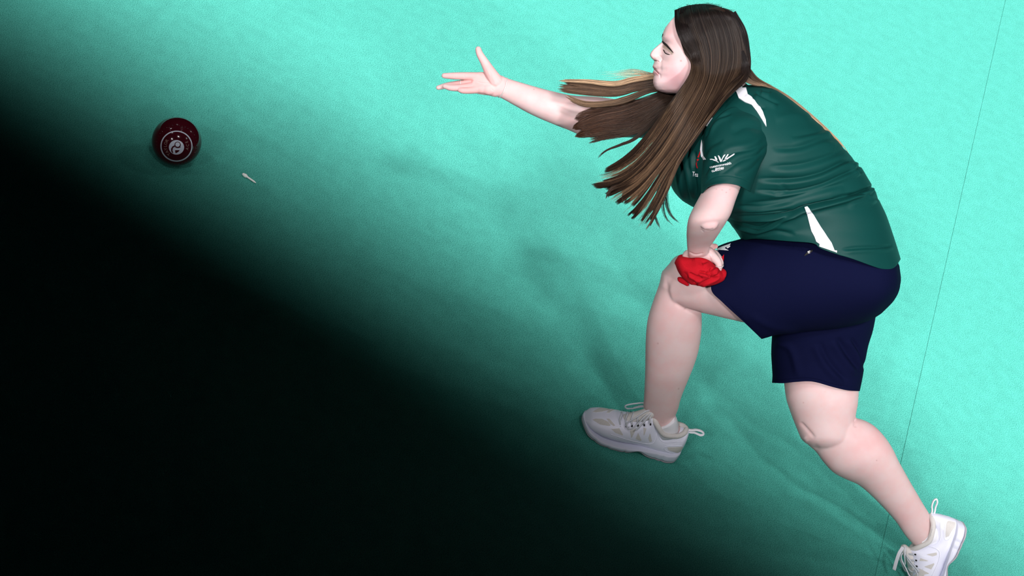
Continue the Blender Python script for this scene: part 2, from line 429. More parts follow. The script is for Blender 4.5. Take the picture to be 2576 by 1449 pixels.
for k in range(3):
    WF[:, 3:-1] = (WF[:, 2:-2]+2*WF[:, 3:-1]+WF[:, 4:])/4
    WF[1:-1] = (WF[:-2]+2*WF[1:-1]+WF[2:])/4
WF[:, 0] = 0
def vsm(A, sg):
    k = int(sg*3)+1; ker = np.exp(-.5*(np.arange(-k, k+1)/sg)**2); ker /= ker.sum()
    return np.stack([np.convolve(np.pad(A[:, j], k, 'edge'), ker, 'valid') for j in range(A.shape[1])], 1)
S6, S14 = vsm(WF, 5), vsm(WF, 13)
k6 = np.clip((DX-16)/16, 0, 1)[None]*np.clip((HY-40)/20, 0, 1)[:, None]; k14 = np.clip((DX-34)/26, 0, 1)[None]*np.clip((HY-40)/20, 0, 1)[:, None]
WF = WF*(1-k6)+S6*k6; WF = WF*(1-k14)+S14*k14; WF[:, 0] = 0
WF[:, 3:-1] = (WF[:, 2:-2]+2*WF[:, 3:-1]+WF[:, 4:])/4
WM = WF.max(1)
def head_w(x, y):
    yi = np.clip((np.asarray(y, float)-14.5)/.75, 0, len(HY)-1); i0 = np.floor(yi).astype(int); i1 = np.minimum(i0+1, len(HY)-1); f = yi-i0
    out = 0
    for i, w in ((i0, 1-f), (i1, f)):
        dx = np.asarray(x, float)-fx[i]; db = bx[i]-np.asarray(x, float)
        a = np.array([np.interp(q, DX, WF[k]) for q, k in zip(np.atleast_1d(dx), np.atleast_1d(i))])
        Lb = np.minimum(85, (bx[i]-fx[i])*.5)
        bk = WM[i]*np.sqrt(np.clip(1-(1-np.clip(db/Lb, 0, 1))**2, 0, 1))
        out = out+w*np.minimum(a, bk)
    return out
m_u = 190; us = np.linspace(0, 1, m_u)**1.55
us = .5*us+.5*np.linspace(0, 1, m_u)**1.2; us[-25:] = 1-np.linspace(1-us[-26], 0, 26)[1:]**1.6/((1-us[-26])**.6)
us = np.sort(np.clip(us, 0, 1)); us[0] = 0; us[-1] = 1
XX = fx[:, None]+us[None]*(bx-fx)[:, None]; YY = np.repeat(HY[:, None], m_u, 1)
WW = head_w(XX.ravel(), YY.ravel()).reshape(XX.shape)
gx = np.arange(1625, 1885, 1.0); gy = np.arange(14.5, 235, 1.0); GX, GY = np.meshgrid(gx, gy)
AB = head_w(GX.ravel(), GY.ravel()).reshape(GX.shape); MK = (AB > .5).astype(float)
def gb(A, sx, sy):
    for ax, sg in ((1, sx), (0, sy)):
        k = int(sg*3); ker = np.exp(-.5*(np.arange(-k, k+1)/sg)**2); ker /= ker.sum()
        A = np.apply_along_axis(lambda r: np.convolve(np.pad(r, k, 'constant'), ker, 'valid'), ax, A)
    return A
BL = gb(AB*MK, 5, 8)/np.maximum(gb(MK, 5, 8), .05); BS = gb(AB*MK, 1.5, 2.2)/np.maximum(gb(MK, 1.5, 2.2), .05)
def samp(A, x, y):
    xi = np.clip(x-gx[0], 0, len(gx)-1.001); yi = np.clip(y-gy[0], 0, len(gy)-1.001); a = xi.astype(int); b = yi.astype(int); u = xi-a; v = yi-b
    return (A[b, a]*(1-u)+A[b, a+1]*u)*(1-v)+(A[b+1, a]*(1-u)+A[b+1, a+1]*u)*v
sms = lambda t: np.clip(t, 0, 1)**2*(3-2*np.clip(t, 0, 1))
DF = XX-fx[:, None]; DB = bx[:, None]-XX; yk = sms((YY-30)/25)*sms((228-YY)/14)
kk = sms((DF-5)/9)*sms(DB/10)*yk; WW = WW*(1-kk)+samp(BS, XX, YY)*kk
kk = sms((XX-1664-np.where(YY > 185, (YY-185)*.3, 0))/26)*sms((DB-6)/24)*yk; WW = WW*(1-kk)+samp(BL, XX, YY)*kk
# sculpted features (half width changes, mm)
def feat(line, w, a, t0=0):
    dd, sd_, tt = seg_dist(XX, YY, line); return a*np.exp(-(dd/w)**2)*np.clip(np.minimum(tt, 1-tt)*5+t0, 0, 1)
WW += feat([(1671, 122), (1677, 127.5), (1686, 134)], 5.5, 3.2, .5)        # eyeball under the lid
WW += feat([(1668, 127), (1674, 134), (1684, 138.5), (1690, 138)], 2.0, -1.6, .3)
WW += feat([(1668, 114), (1678, 120), (1692, 132)], 3.2, -1.8, .3)
WW += feat([(1668, 104), (1680, 112), (1696, 130)], 4.5, 2.0, .4)          # brow ridge
WW += feat([(1651, 142), (1660, 141), (1666, 149), (1660, 157)], 2.0, -2.6, .3)   # wing groove
WW += feat([(1652, 150), (1657, 151)], 4.5, 3.0, 1)                        # wing of the nose
WW += feat([(1646, 152.5), (1653, 153.5), (1658, 156)], 1.4, -2.2, .6)
WW += feat([(1643, 173.2), (1649, 177), (1657.5, 186)], 1.3, -2.6, .8)     # mouth
WW += feat([(1643, 168), (1650, 172.5), (1655, 180)], 2.4, 1.3, .7)
WW += feat([(1643, 181), (1649, 182.5), (1655, 187)], 2.6, 1.5, .7)
WW += feat([(1657, 183), (1660.5, 190), (1661, 197)], 2.2, -1.6, .3)
WW += feat([(1664, 152), (1662, 168), (1664, 180)], 4.0, -1.5, .2)
WW += feat([(1690, 165), (1700, 180)], 22, 3.0, 1)
WW = np.maximum(WW, 0); WW[:, 0] = 0; WW[:, -1] = 0
R = len(HY)
near = np.c_[XX.ravel(), YY.ravel(), (DCH-WW.ravel()*.001)]
far = np.c_[XX.ravel(), YY.ravel(), (DCH+WW.ravel()*.001)]
def P3(A): return CAM+(V_[None]+R_[None]*((A[:, :1]-CX)/FPX)-U_[None]*((A[:, 1:2]-CY)/FPX))*(DIST+A[:, 2:3])
hv = np.vstack([P3(near), P3(far)]); o_ = R*m_u
hf = [(i*m_u+j, (i+1)*m_u+j, (i+1)*m_u+j+1, i*m_u+j+1) for i in range(R-1) for j in range(m_u-1)]
hf += [tuple(q+o_ for q in t[::-1]) for t in hf]
bm = bmesh.new(); bv = [bm.verts.new(p) for p in hv]
for q in hf: bm.faces.new([bv[i] for i in q])
bmesh.ops.remove_doubles(bm, verts=bm.verts, dist=1e-5); bm.verts.index_update()
hv = np.array([p.co[:] for p in bm.verts]); hf = [tuple(q.index for q in p.verts) for p in bm.faces]; bm.free()

# --- limbs
neck = loft([([(1705, 215), (1845, 165)], -.385, .058), ([(1738, 250), (1862, 195)], -.38, .06), ([(1765, 290), (1895, 225)], -.37, .08)], 20, 48, ends=(10, 0))
# right arm reaching forward and its open hand
arm_r = loft([([(1850, 215), (1830, 335)], -.20, .055), ([(1700, 225), (1690, 350)], -.20, .052),
              ([(1600, 252), (1592, 346)], -.20, .046), ([(1500, 243), (1480, 344)], -.20, .045),
              ([(1440, 240), (1427, 326)], -.20, .042), ([(1388, 229), (1369, 303)], -.20, .038),
              ([(1350, 219), (1330, 285)], -.20, .033), ([(1311, 207.5), (1292, 264)], -.20, .026),
              ([(1277, 197), (1257, 245)], -.20, .0205), ([(1262, 190), (1245, 244)], -.20, .018),
              ([(1240, 184), (1228, 240)], -.20, .015), ([(1216, 181), (1205, 237)], -.20, .013),
              ([(1196, 182), (1186, 231)], -.20, .011)], 110, 56, ends=(0, 6))
def fing(P, r): return tube(P, r, m=12)
hand_r = [arm_r,
  fing([(1248, 205, -.205), (1234, 183, -.212), (1220, 158, -.215), (1207.5, 137, -.213), (1203.2, 124, -.208)], [19, 15.5, 11.5, 9.3, 7.8]),
  fing([(1200, 193, -.2), (1170, 191.3, -.202), (1141, 191, -.203), (1117.5, 190.5, -.199)], [11.5, 10, 9, 7.0]),
  fing([(1196, 206, -.198), (1160, 210, -.187), (1126, 215, -.18), (1102.5, 220.5, -.184)], [11, 8.8, 8, 6.0]),
  fing([(1196, 216, -.2), (1166, 220.5, -.206), (1136, 221, -.211), (1119, 217.2, -.208)], [11, 9.5, 8.2, 6.5]),
  fing([(1206, 223, -.2), (1184, 227.3, -.21), (1166, 228, -.216), (1157.5, 226.5, -.215)], [12.5, 9, 8, 6.8]),
  ball(1214, 223, -.207, 15, (1.3, .8, .6)), ball(1232, 224, -.207, 17, (1.2, .9, .7))]
hr_v, hr_f = remesh(hand_r, .0015, 5)
hr_v = folds(hr_v, hr_f, [([(1200, 206), (1215, 209), (1232, 210)], 1.6, -1.2), ([(1196, 214), (1212, 212), (1234, 216)], 1.5, -1.0),
   ([(1232, 176), (1236, 195), (1244, 210)], 2.6, -.7), ([(1170, 202), (1192, 203)], 1.2, -1.0), ([(1168, 186), (1169, 197)], 1.1, -.8), ([(1143, 185), (1144, 197)], 1.0, -.7),
   ([(1236, 224), (1243, 229)], 1.2, -1.0), ([(1150, 213), (1151, 226)], 1.0, -.7)])
# left arm bent down to the knee, the hand folded over
arm_l = loft([([(1800, 395), (1895, 380)], -.54, .052), ([(1781, 450), (1874, 440)], -.56, .052), ([(1765, 484), (1862, 474)], -.575, .050),
              ([(1751, 510), (1851, 503)], -.59, .048), ([(1737, 537), (1839, 538)], -.605, .045), ([(1729.5, 560), (1827, 559)], -.60, .046),
              ([(1727, 585), (1812, 583)], -.565, .043), ([(1727.5, 606), (1798, 604)], -.52, .036), ([(1729, 628), (1786, 622)], -.475, .026),
              ([(1732, 645), (1782, 640)], -.445, .022)], 80, 56, ends=(0, 8))
hand_l = [arm_l, ball(1784, 560, -.632, 19, (1.25, 1.05, .8)),
  tube([(1758, 634, -.44), (1780, 638, -.435), (1797, 650, -.435)], [19, 18, 13], 12),
  tube([(1745, 636, -.44), (1728, 640, -.43), (1724, 648, -.425)], [15, 10.5, 8], 12),
  tube([(1788, 640, -.44), (1803, 655, -.444), (1809, 667, -.446), (1810, 677, -.44)], [12, 10.5, 8.2, 6.6], 12),
  tube([(1785, 634, -.425), (1803, 646, -.425), (1813, 660, -.425), (1812, 672, -.415)], [11, 9, 7.6, 6.6], 12),
  tube([(1782, 632, -.41), (1800, 640, -.405), (1811, 654, -.402), (1806, 668, -.39)], [11, 9, 7.6, 6.4], 12),
  tube([(1778, 628, -.40), (1795, 634, -.39), (1806, 645, -.385), (1800, 660, -.375)], [10, 8, 7, 6], 12),
  tube([(1775, 628, -.43), (1788, 620, -.425), (1800, 619.5, -.42)], [12, 8.5, 6.8], 12)]
hl_v, hl_f = remesh(hand_l, .0018, 6)
hl_v = folds(hl_v, hl_f, [([(1774, 578), (1786, 578.5), (1795, 575)], 2.2, -1.5), ([(1763, 577), (1771, 585)], 1.4, -1.6), ([(1733, 634), (1750, 641), (1770, 637)], 2.0, -2),
   ([(1786, 632), (1793, 648)], 1.6, -1.2), ([(1779, 636), (1790, 655)], 1.5, -1.0), ([(1797, 640), (1803, 652)], 1.3, -1.0)])
# left (front) leg
leg_l = [loft([([(1680, 668), (1700, 770)], -.29, .050), ([(1700, 645), (1742, 782)], -.30, .066), ([(1735, 635), (1780, 790)], -.31, .074), ([(1790, 628), (1835, 803)], -.32, .085),
               ([(1860, 635), (1900, 815)], -.33, .085), ([(1960, 640), (1990, 810)], -.33, .10), ([(2100, 670), (2080, 800)], -.32, .11)], 60, 64, ends=(17, 0)),
         loft([([(1664, 688), (1752, 690)], -.285, .055), ([(1659, 712), (1758, 720)], -.28, .058), ([(1649, 740), (1762, 760)], -.265, .058), ([(1638.5, 770), (1765, 790)], -.25, .060),
               ([(1629, 805), (1765.5, 815)], -.23, .062), ([(1625, 842), (1763.5, 845)], -.205, .063), ([(1623.5, 884), (1757, 884)], -.175, .061),
               ([(1623, 920), (1746, 920)], -.15, .056), ([(1622, 957), (1731, 957)], -.125, .050), ([(1620, 1000), (1714, 1000)], -.088, .042),
               ([(1619, 1025), (1706, 1030)], -.064, .037), ([(1632, 1058), (1697, 1056)], -.042, .032), ([(1648, 1084), (1710, 1074)], -.028, .031),
               ([(1655, 1106), (1715, 1094)], -.014, .029)], 100, 64, ends=(20, 10))]
ll_v, ll_f = remesh(leg_l, .0028, 8)
ll_v = folds(ll_v, ll_f, [([(1722, 777), (1738, 783), (1764, 788)], 3.5, -4.5), ([(1700, 764), (1716, 774)], 5, -1.5), ([(1672, 690), (1672, 706), (1666, 725)], 7, 2.2), ([(1686, 700), (1680, 728)], 6, -1.6)])
# right (rear) leg
leg_r = [loft([([(1960, 760), (2170, 770)], -.13, .09), ([(1965, 880), (2160, 890)], -.12, .085), ([(1971, 950), (2161, 968)], -.11, .083), ([(1977, 1000), (2158.5, 1014)], -.105, .08),
               ([(1986, 1030), (2153, 1045)], -.10, .075), ([(1997, 1060), (2152, 1068)], -.095, .07), ([(2010, 1092), (2150, 1095)], -.095, .064)], 60, 64, ends=(40, 40)),
         loft([([(2022, 1102), (2120, 1052)], -.085, .05), ([(2033, 1119), (2160, 1053)], -.085, .058), ([(2052, 1136), (2196, 1069)], -.08, .062), ([(2072, 1163), (2226, 1099)], -.08, .062),
               ([(2097, 1189), (2246, 1129)], -.08, .061), ([(2129, 1206), (2260, 1158)], -.07, .057), ([(2160, 1220), (2276, 1187)], -.058, .052),
               ([(2190, 1245), (2291, 1214)], -.045, .046), ([(2224, 1279), (2307, 1241)], -.030, .041), ([(2254, 1313), (2322, 1267)], -.015, .036),
               ([(2277, 1347), (2338, 1294)], -.002, .032), ([(2302, 1374), (2350, 1332)], .002, .026)], 90, 64, ends=(15, 12))]
lr_v, lr_f = remesh(leg_r, .0028, 8)
lr_v = folds(lr_v, lr_f, [([(2013, 1062), (2030, 1080), (2050, 1103)], 4.5, -3.0), ([(2022, 1098), (2032, 1112)], 6, 2.5), ([(2152, 1052), (2151, 1075)], 3.0, -3.5), ([(2048, 1118), (2060, 1130)], 5, -1.5)])
torso = loft([([(1790, 300), (1900, 240)], -.37, .09), ([(1740, 400), (2050, 320)], -.36, .17), ([(1760, 480), (2130, 420)], -.34, .17), ([(1850, 555), (2180, 510)], -.30, .145),
              ([(1925, 650), (2220, 640)], -.26, .11), ([(1960, 740), (2215, 740)], -.25, .11)], 40, 48, ends=(10, 10))
bv_, bf_ = join((hv, hf), fix_out(*neck), (hr_v, hr_f), (hl_v, hl_f), (ll_v, ll_f), (lr_v, lr_f), fix_out(*torso))
body = mk('body', bv_, bf_, M['skin'], root)
# skin colour: palms, elbow, knees, cheeks, lips, scalp, painted mouth and nostril shade
x, y, d = proj(bv_)
col = np.tile(np.array([.70, .53, .515]), (len(x), 1))
def blush(cx, cy, r, c, k, ry=None, dlim=None):
    global col
    w = np.exp(-(((x-cx)/r)**2+((y-cy)/(ry or r))**2))*k
    if dlim: w = w*((d > dlim[0]) & (d < dlim[1]))
    col = col*(1-w[:, None])+np.array(c)*w[:, None]
def blushline(line, w_, c, k):
    global col
    dd, s_, t_ = seg_dist(x, y, line); w = np.exp(-(dd/w_)**4)*k*(d < DCH)
    col = col*(1-w[:, None])+np.array(c)*w[:, None]
PK = (.72, .44, .44)
blush(1185, 205, 75, (.72, .39, .37), .8, 70); blush(1240, 215, 20, (.8, .52, .5), .5)
blush(1790, 560, 24, (.75, .50, .50), .6); blush(1815, 485, 40, (.78, .53, .54), .5); blush(1800, 620, 9, (.5, .2, .18), .7)
blush(1700, 790, 60, (.72, .48, .47), .6); blush(1755, 800, 25, (.66, .42, .42), .5); blush(2190, 1110, 50, PK, .55); blush(2150, 1000, 60, (.73, .5, .5), .4); blush(2270, 1300, 40, PK, .4)
blush(1700, 200, 38, (.70, .38, .43), .6); blush(1712, 170, 30, (.7, .43, .43), .5); blush(1647, 145, 10, (.82, .5, .48), .4); blush(1680, 80, 30, (.78, .52, .52), .6)
hm = np.zeros(len(x), bool); hm[:len(hv)] = True
cs = col.copy()
blushline([(1643, 168), (1649, 173), (1656, 182.5)], 2.6, (.50, .22, .23), .7)
blushline([(1643, 181.5), (1649, 183), (1655, 187)], 3.0, (.54, .25, .26), .7)
blushline([(1643.5, 173.4), (1649, 177), (1657, 185.5)], 1.0, (.14, .05, .05), .9)  # shade of the mouth crease painted into the lip colour
blushline([(1670, 117), (1679, 123), (1690, 133)], 4.2, (.22, .17, .11), .75)     # eye shadow
blushline([(1647, 151.5), (1651, 153)], 1.6, (.12, .05, .05), .8)  # shade under the nose wing, painted dark into the skin
col[~hm] = cs[~hm]
# freckles
for (fx_, fy_, fr_) in [(1713, 153, 1.6), (1817, 478, .9), (1827, 484, 1), (1802, 476, .8), (1836, 477, .9), (1655, 864, 1.1), (1707, 978, 1.1), (1796, 750, 1), (2021, 1013, 1.1), (2205, 1158, .9), (1343, 224.7, .9), (2075, 985, .9)]:
    blush(fx_, fy_, fr_*1.3, (.35, .13, .12), .75)
# scalp under the hair
hl_line = np.array([(1690, -20), (1698, 30), (1702, 68), (1712, 104), (1721, 134), (1738, 154), (1740, 176), (1726, 199), (1700, 236), (1690, 260)])
hx = np.interp(y, hl_line[:, 1], hl_line[:, 0])
sc = hm & (x > hx+2)
col[sc] = (.025, .014, .010)
ca = body.data.color_attributes.new('tint', 'FLOAT_COLOR', 'POINT')
ca.data.foreach_set('color', np.c_[col, np.ones(len(col))].astype(np.float32).ravel())

htree = bvh(body)
# brow, lashes, far brow
def quadpoly(pts): return pts, [tuple(range(len(pts)))]
plate('eyebrow', *quadpoly(Z(1560, 0, 4.83, [(508, 480), (530, 505), (567, 535), (607, 583), (649, 640), (641, 638), (600, 600), (560, 562), (526, 534), (508, 508)])), htree, M['brow'], root, lift=.0007, step=3)
plate('eyelashes', *quadpoly(Z(1560, 0, 4.83, [(524, 600), (534, 606), (547, 636), (572, 652), (604, 662), (600, 667), (572, 664), (548, 652), (536, 632)])), htree, M['brow'], root, lift=.0009, step=3)
plate('eyebrow', *quadpoly(Z(1560, 0, 4.83, [(505, 420), (512, 405), (516, 420), (512, 450)])), htree, M['brow'], root, lift=.0009, step=3)

# --- polo shirt
top = loft([([(1800, 262), (1872, 214)], -.375, .066), ([(1775, 285), (1910, 214)], -.37, .10), ([(1745, 310), (1948, 224)], -.365, .135),
            ([(1722, 345), (1983, 246)], -.365, .160), ([(1700, 385), (2020, 275)], -.36, .178), ([(1686, 425), (2056, 307)], -.355, .19), ([(1683, 452), (2090, 335)], -.35, .195),
            ([(1697, 484), (2119, 368)], -.345, .195), ([(1725, 510), (2144, 396)], -.335, .192), ([(1762, 530), (2165, 418)], -.33, .19), ([(1800, 546), (2182, 446)], -.32, .19),
            ([(1830, 556), (2199, 475)], -.315, .19), ([(1843, 570), (2214, 508)], -.305, .19), ([(1853, 585), (2034, 548), (2230, 542)], -.30, .192),
            ([(1861, 597), (2045, 575), (2245, 585)], -.29, .195), ([(1865, 604), (1985, 590), (2130, 605), (2257, 622)], -.285, .2),
            ([(1867, 606), (1899, 601), (1986, 607), (2045, 612), (2064, 625), (2106, 640), (2147, 652), (2203, 672), (2228, 677), (2250, 673), (2266, 652)], -.28, .203)],
           300, 300, n=2.25, cap=False)
top = fix_out(*top)
ST = [  # folds across the back, flank and belly
  ([(1990, 345), (2060, 330), (2085, 322)], 7, -2.5, 2), ([(1945, 375), (2010, 370), (2070, 350), (2105, 352)], 8, -3.0, 2.5), ([(1935, 420), (2010, 415), (2080, 395), (2130, 372)], 8, -3, 3),
  ([(1905, 450), (1990, 450), (2060, 436), (2130, 405), (2160, 412)], 6, -4, 4), ([(1900, 478), (1985, 482), (2060, 466), (2120, 440), (2160, 422)], 5, -3.5, 3),
  ([(1870, 515), (1960, 505), (2050, 480), (2120, 462)], 8, -3, 3), ([(1945, 483), (1955, 490), (1975, 487)], 3, -2.5),
  ([(1840, 545), (1920, 543), (1990, 535), (2020, 522), (2090, 505), (2140, 492), (2185, 474), (2200, 468)], 4.5, -7.5, 7),
  ([(1835, 553), (1870, 565), (1910, 572), (1950, 556), (2000, 535)], 4, -5, 3.5), ([(1838, 560), (1875, 573), (1915, 579), (1965, 556)], 3.5, -4, 2),
  ([(1830, 540), (1900, 535), (1990, 528)], 3.5, -3, 2), ([(1855, 520), (1920, 520), (2000, 506)], 5, -2.5, 2),
  ([(2090, 500), (2140, 488), (2175, 490), (2200, 488)], 4, -3, 3), ([(2130, 510), (2170, 497), (2198, 500)], 6, -2.2, 2),
  ([(2120, 628), (2160, 624), (2210, 622), (2245, 618)], 4, -3.2, 2.5), ([(2000, 590), (1950, 582), (1905, 592)], 6, -2.5, 1),
  ([(1715, 340), (1712, 400), (1722, 470), (1735, 510)], 6, -4.5, 3), ([(1735, 335), (1730, 390), (1740, 450), (1752, 500)], 5, -4, 3), ([(1748, 380), (1745, 430), (1752, 490)], 4, -5, 3),
  ([(1885, 235), (1905, 262), (1925, 275)], 5, -2.5, 2), ([(1900, 232), (1925, 245), (1960, 262)], 5, -3, 3), ([(1915, 225), (1940, 232)], 4, -2, 2),
  ([(1950, 300), (2000, 290), (2040, 297)], 12, 2.5), ([(2165, 412), (2158, 425), (2168, 436)], 5, -4, 3), ([(2200, 474), (2195, 488), (2210, 505)], 5, -4, 3),
  ([(1960, 455), (1975, 475), (1988, 488)], 4, -2)]
ST = [(q[0], q[1]*.9, q[2]*1.5)+tuple(w*1.5 for w in q[3:]) for q in ST]
tv = folds(top[0], top[1], ST)
sleeve = loft([([(1795, 262), (1925, 275)], -.41, .085), ([(1780, 285), (1932, 300)], -.45, .095), ([(1772, 318), (1935, 335)], -.485, .096), ([(1769, 350), (1935, 362)], -.51, .092),
               ([(1769, 385), (1928, 388)], -.53, .085), ([(1767, 420), (1915, 412)], -.55, .078), ([(1764, 455), (1903, 440)], -.565, .070),
               ([(1764, 489), (1783, 468), (1819, 461), (1859, 467), (1888, 483)], -.575, .064)], 190, 200, cap=False, ends=(45, 0))
sleeve = fix_out(*sleeve)
SS = [([(1776, 330), (1795, 300), (1830, 270), (1870, 262)], 4, -4, 3), ([(1772, 350), (1800, 305), (1840, 285)], 3, -3, 2), ([(1930, 330), (1880, 318), (1840, 335)], 9, -2.5, 2.5),
      ([(1930, 350), (1890, 375), (1840, 385), (1800, 410)], 6, -3, 3), ([(1930, 365), (1900, 392), (1860, 405), (1810, 440)], 6, -3.2, 3), ([(1925, 385), (1890, 425), (1850, 440)], 7, -2.5, 2),
      ([(1770, 445), (1785, 420), (1820, 380)], 5, -2.5, 2.5), ([(1768, 400), (1785, 370), (1820, 350)], 6, -2.5, 2), ([(1766, 474), (1790, 449), (1822, 441), (1860, 447), (1891, 461)], 1.3, -1.2)]
sv = folds(sleeve[0], sleeve[1], SS)
s1 = solidify(tv, top[1], .0022); s2 = solidify(sv, sleeve[1], .0018)
far_sleeve = fix_out(*loft([([(1790, 215), (1850, 335)], -.23, .075), ([(1755, 225), (1770, 352)], -.21, .07), ([(1700, 232), (1712, 358)], -.20, .066), ([(1650, 235), (1660, 360)], -.20, .064)], 60, 80, cap=False, ends=(30, 0)))
s3 = solidify(*far_sleeve, .0018)
collar = fix_out(*loft([([(1768, 262), (1858, 198)], -.38, .072), ([(1778, 274), (1868, 205)], -.378, .074), ([(1786, 290), (1876, 214)], -.375, .078)], 16, 90, cap=False))
s4 = solidify(*collar, .003)
shirt = mk('polo_shirt', *join(s1, s2, s3), M['shirt'], root)
mk('collar', *s4, M['shirt'], shirt)
stree = bvh(shirt)
WS = lambda z, pts, nm='side_panel', **k: plate(nm, *quadpoly(Z(*z, pts)), stree, M['white'], shirt, **k)
o = WS((1640, 180, 2.786), [(558, 100), (600, 72), (635, 120), (660, 118), (672, 165), (720, 200), (770, 275), (795, 340), (800, 388), (775, 345), (735, 280), (700, 235), (650, 215), (610, 190), (595, 150)], 'shoulder_panel', lift=.0026, step=3); o['label'] = 'white shoulder panel'
o = WS((1970, 480, 6.5875), [(357, 280), (405, 268), (500, 390), (620, 590), (730, 760), (800, 860), (850, 985), (890, 990), (888, 1025), (850, 1008), (765, 978), (640, 935), (600, 920), (605, 880), (550, 840), (520, 760), (470, 670), (440, 560), (400, 400)], lift=.0022, step=3); o['label'] = 'white side panel'
WS((1680, 280, 7.245), [(770, 80), (815, 120), (710, 275), (675, 240)], 'collar_tip')['label'] = 'white collar tip'
WS((1680, 280, 7.245), [(620, 520), (630, 600), (628, 720), (645, 810), (697, 880), (650, 887), (610, 820), (592, 700), (603, 600)], 'piping')['label'] = 'white curved piping'
WS((1680, 280, 7.245), [(370, 485), (340, 530), (240, 605), (275, 535)], 'chest_panel')['label'] = 'white chest panel'
PR = lambda z, polys, nm, mt='print', par=None, tr=None: plate(nm, *join(*[(np.array(Z(*z, p)), [tuple(range(len(p)))]) for p in polys]), tr or stree, M[mt], par or shirt, lift=.001, step=5, thick=True)
zz = (1680, 280, 7.245)
rays = [[(770, 872), (810, 868), (870, 885), (925, 925), (928, 942), (880, 915), (810, 885), (775, 884)], [(852, 820), (872, 822), (898, 860), (905, 892), (890, 900), (862, 862)],
  [(915, 805), (935, 808), (962, 850), (975, 905), (958, 925), (935, 870)], [(968, 905), (985, 870), (1015, 805), (1045, 785), (1045, 800), (1010, 850), (985, 912), (968, 928)],
  [(1035, 870), (1085, 785), (1110, 783), (1095, 815), (1055, 875)], [(995, 915), (1040, 882), (1065, 892), (1020, 915)], [(1060, 872), (1120, 830), (1205, 775), (1220, 780), (1200, 800), (1120, 850), (1075, 885)]]
PR(zz, rays, 'sleeve_emblem')['label'] = 'white fan shaped emblem'
def TX(s, size, at, ang, nm, tree=stree, par=shirt, mt='print', sx=1, shear=0, bold=.0):
    v, f = text2d(s, size, at[0], at[1], radians(ang), sx, shear, bold)
    return plate(nm, v, f, tree, M[mt], par, lift=.001, step=4)
TX('commonwealth', 8.8, Z(*zz, [(768, 1042)])[0], -11.5, 'lettering', sx=1.0, bold=.012)['label'] = 'commonwealth lettering'
TX('games', 8.4, Z(*zz, [(868, 1064)])[0], -8, 'lettering', sx=1.05, bold=.012)['label'] = 'games lettering'
TX('GLASGOW', 6.6, Z(*zz, [(802, 1112)])[0], -13, 'lettering', sx=.95, bold=.012)['label'] = 'glasgow lettering'
TX('Tea', 17, Z(*zz, [(438, 1180)])[0], 7, 'lettering', sx=.62, shear=.0)['label'] = 'partly hidden team lettering'
PR(zz, [[(585, 730), (597, 735), (585, 790), (562, 845), (545, 838), (570, 780)], [(530, 875), (560, 868), (572, 880), (560, 897), (535, 905)], [(515, 925), (535, 910), (530, 970), (548, 1040), (530, 1030), (518, 980)]], 'chest_emblem', 'redprint')['label'] = 'red chest emblem'

# --- shorts
sh1 = loft([([(1804, 620), (1800, 680), (1789, 728), (1818, 761), (1870, 809), (1916, 853)], -.325, .095), ([(1830, 610), (1832, 700), (1868, 782), (1930, 849)], -.325, .105),
            ([(1866, 600), (1872, 700), (1910, 790), (1952, 843)], -.32, .12), ([(1928, 580), (1940, 720), (1990, 838)], -.31, .14), ([(1998, 562), (2010, 720), (2042, 833)], -.30, .16),
            ([(2084, 560), (2092, 720), (2098, 828)], -.285, .178), ([(2160, 575), (2165, 720), (2150, 818)], -.27, .185), ([(2216, 600), (2222, 720), (2188, 806)], -.262, .17),
            ([(2246, 622), (2252, 720), (2209, 794)], -.257, .13), ([(2257, 655), (2264, 715), (2250, 753), (2218, 788)], -.255, .07), ([(2263, 670), (2266, 710), (2252, 750), (2221, 785)], -.255, .01)],
           220, 200, n=2.1, cap=False)
sh1 = fix_out(*sh1)
S1 = [([(1975, 600), (1985, 618)], 3, -2), ([(1999, 603), (2012, 620), (2020, 632)], 2.6, -2.5), ([(1990, 603), (1994, 625)], 2.5, -1.5), ([(1895, 832), (1860, 795), (1820, 752)], 2, -.6),
      ([(1880, 790), (1940, 822), (2010, 835)], 10, 3)]
s1v = folds(sh1[0], sh1[1], S1)
sh2 = loft([([(1960, 740), (2210, 740)], -.15, .13), ([(1945, 800), (2204, 790)], -.14, .13), ([(1942, 845), (2196, 832)], -.13, .122), ([(1940, 887), (2184, 872)], -.12, .115),
            ([(1942, 925), (2175, 920)], -.115, .11), ([(1943, 945), (2170, 950)], -.112, .106), ([(1942, 963), (1971, 964), (2000, 961), (2044, 960), (2096, 974), (2131, 982), (2163, 984)], -.11, .103)],
           150, 180, n=2.1, cap=False)
sh2 = fix_out(*sh2)
S2 = [([(2105, 850), (2130, 890), (2165, 935)], 9, -3, 3), ([(2060, 860), (2085, 910), (2130, 960)], 8, -2.5, 2.5), ([(2140, 850), (2165, 890), (2175, 930)], 6, -2.5, 2.5), ([(1943, 958), (1990, 954), (2044, 953), (2100, 968), (2160, 977)], 1.2, -.8),
      ([(1950, 860), (1990, 880), (2010, 950)], 12, 2.5)]
S2 = [(q[0], q[1]*.8, q[2]*2.2)+tuple(w*2.2 for w in q[3:]) for q in S2]
s2v = folds(sh2[0], sh2[1], S2)
shorts = mk('shorts', *join(solidify(s1v, sh1[1], .002), solidify(s2v, sh2[1], .002)), M['shorts'], root)
shtree = bvh(shorts)
z5 = (1600, 560, 6.04)
